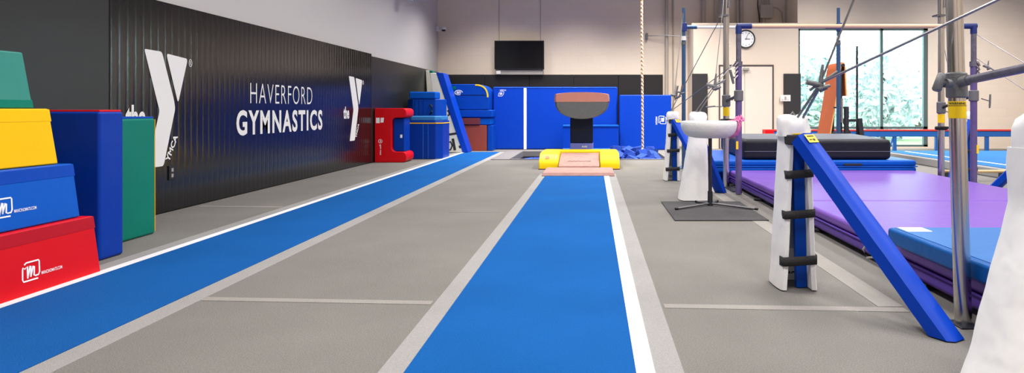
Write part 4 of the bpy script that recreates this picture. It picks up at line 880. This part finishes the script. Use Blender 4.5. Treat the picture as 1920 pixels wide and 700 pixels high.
obj('inner_sleeve', T((4.62, 11.88, .75), (4.62, 11.88, 1.2), .02, 12), 'chrome', t)

# ------------------------------------------------------------------ outdoors through the window
struct(obj('ground_outside', B(5.3, 34, 16.45, 50, -.3, -.1), 'lawn', smooth=False))
def leaves(bm, c, rad, n, seed, s=.16):
    r = random.Random(seed)
    for _ in range(n):
        while True:
            v = Vector((r.uniform(-1, 1), r.uniform(-1, 1), r.uniform(-1, 1)))
            if .35 < v.length < 1: break
        p = Vector(c)+Vector((v.x*rad[0], v.y*rad[1], v.z*rad[2])); a = Vector((r.gauss(0, 1), r.gauss(0, 1), r.gauss(0, 1))).normalized(); b = a.orthogonal().normalized(); k = s*r.uniform(.6, 1.3)
        bm.faces.new([bm.verts.new(p+a*k), bm.verts.new(p+b*k*.5), bm.verts.new(p-a*k), bm.verts.new(p-b*k*.5)])
for i, (x, y, h, rx, lab, lm) in enumerate(((7.4, 22, 2.0, 1.45, 'bushy tree seen through the window near the orange mat', 'leaf_a'), (10.4, 23, 2.3, 1.5, 'tall bushy tree seen in the middle of the window', 'leaf_b'), (13.3, 22.5, 1.9, 1.35, 'bushy tree seen at the window side of the wide pane frame', 'leaf_a'), (9.0, 27, 3.0, 2.3, 'taller tree standing behind the others outside the window', 'leaf_b'), (14.2, 28, 3., 2.3, 'tree farthest outside the window, beyond the dark mullion', 'leaf_a'))):
    t = thing('garden_tree', lab, 'tree', (x, y, -.1), 'trees outside the window')
    bm = new(); leaves(bm, (x, y, h*.75), (rx, 1.2, h*.85), 2600, i); obj('foliage', bm, lm, t, smooth=False)
    bm = new(); tube(bm, [(x, y, -.1), (x+.1, y, h*.5), (x, y, h)], .1, 10, radii=[.14, .1, .05]); obj('trunk', bm, 'bark', t)

# ------------------------------------------------------------------ light
wd = bpy.data.worlds.new('sky'); bpy.context.scene.world = wd; wd.use_nodes = True
bg = wd.node_tree.nodes['Background']; bg.inputs['Color'].default_value = (.86, .96, 1, 1); bg.inputs['Strength'].default_value = 9
def area(x, y, z, sx, sy, e, col=(1, .97, .93), rot=(0, 0, 0), spread=150):
    l = bpy.data.lights.new('ceiling_or_fill_lamp', 'AREA'); l.shape = 'RECTANGLE'; l.size = sx; l.size_y = sy; l.energy = e; l.color = col; l.spread = math.radians(spread)
    o = bpy.data.objects.new('ceiling_or_fill_lamp', l); C.objects.link(o); o.location = (x, y, z); o.rotation_euler = rot; return o
for x in (-1., 2., 5.4, 9.2):
    for y in (0., 4.6, 9.2, 13.4): area(x, y, 5.2, .8, 1.8, 138 if y < 13 else 200, spread=150 if y < 13 else 122)
for x in (-2.6, -.4, 1.8): area(x, 15.3, 4.6, .5, 1., 60, col=(1, .95, .88), spread=104)  # added fill row, no fixtures known here, brightens the back wall
cam = bpy.data.cameras.new('camera'); co = bpy.data.objects.new('camera', cam); C.objects.link(co)
co.location = (0, 0, EYE); co.rotation_euler = (math.pi/2, 0, 0)
cam.sensor_fit = 'HORIZONTAL'; cam.sensor_width = 36; cam.lens = 36*F/1920; cam.shift_x = -(CX-960)/1920; cam.shift_y = -(350-CY)/1920; cam.clip_start = .05; cam.clip_end = 200
sc = bpy.context.scene; sc.camera = co
sc.view_settings.view_transform = 'Standard'; sc.view_settings.look = 'None'; sc.view_settings.gamma = 1; sc.view_settings.use_curve_mapping = False; sc.view_settings.exposure = 0
sc.cycles.use_denoising = True; sc.cycles.max_bounces = 8; sc.cycles.diffuse_bounces = 4; sc.cycles.transparent_max_bounces = 12
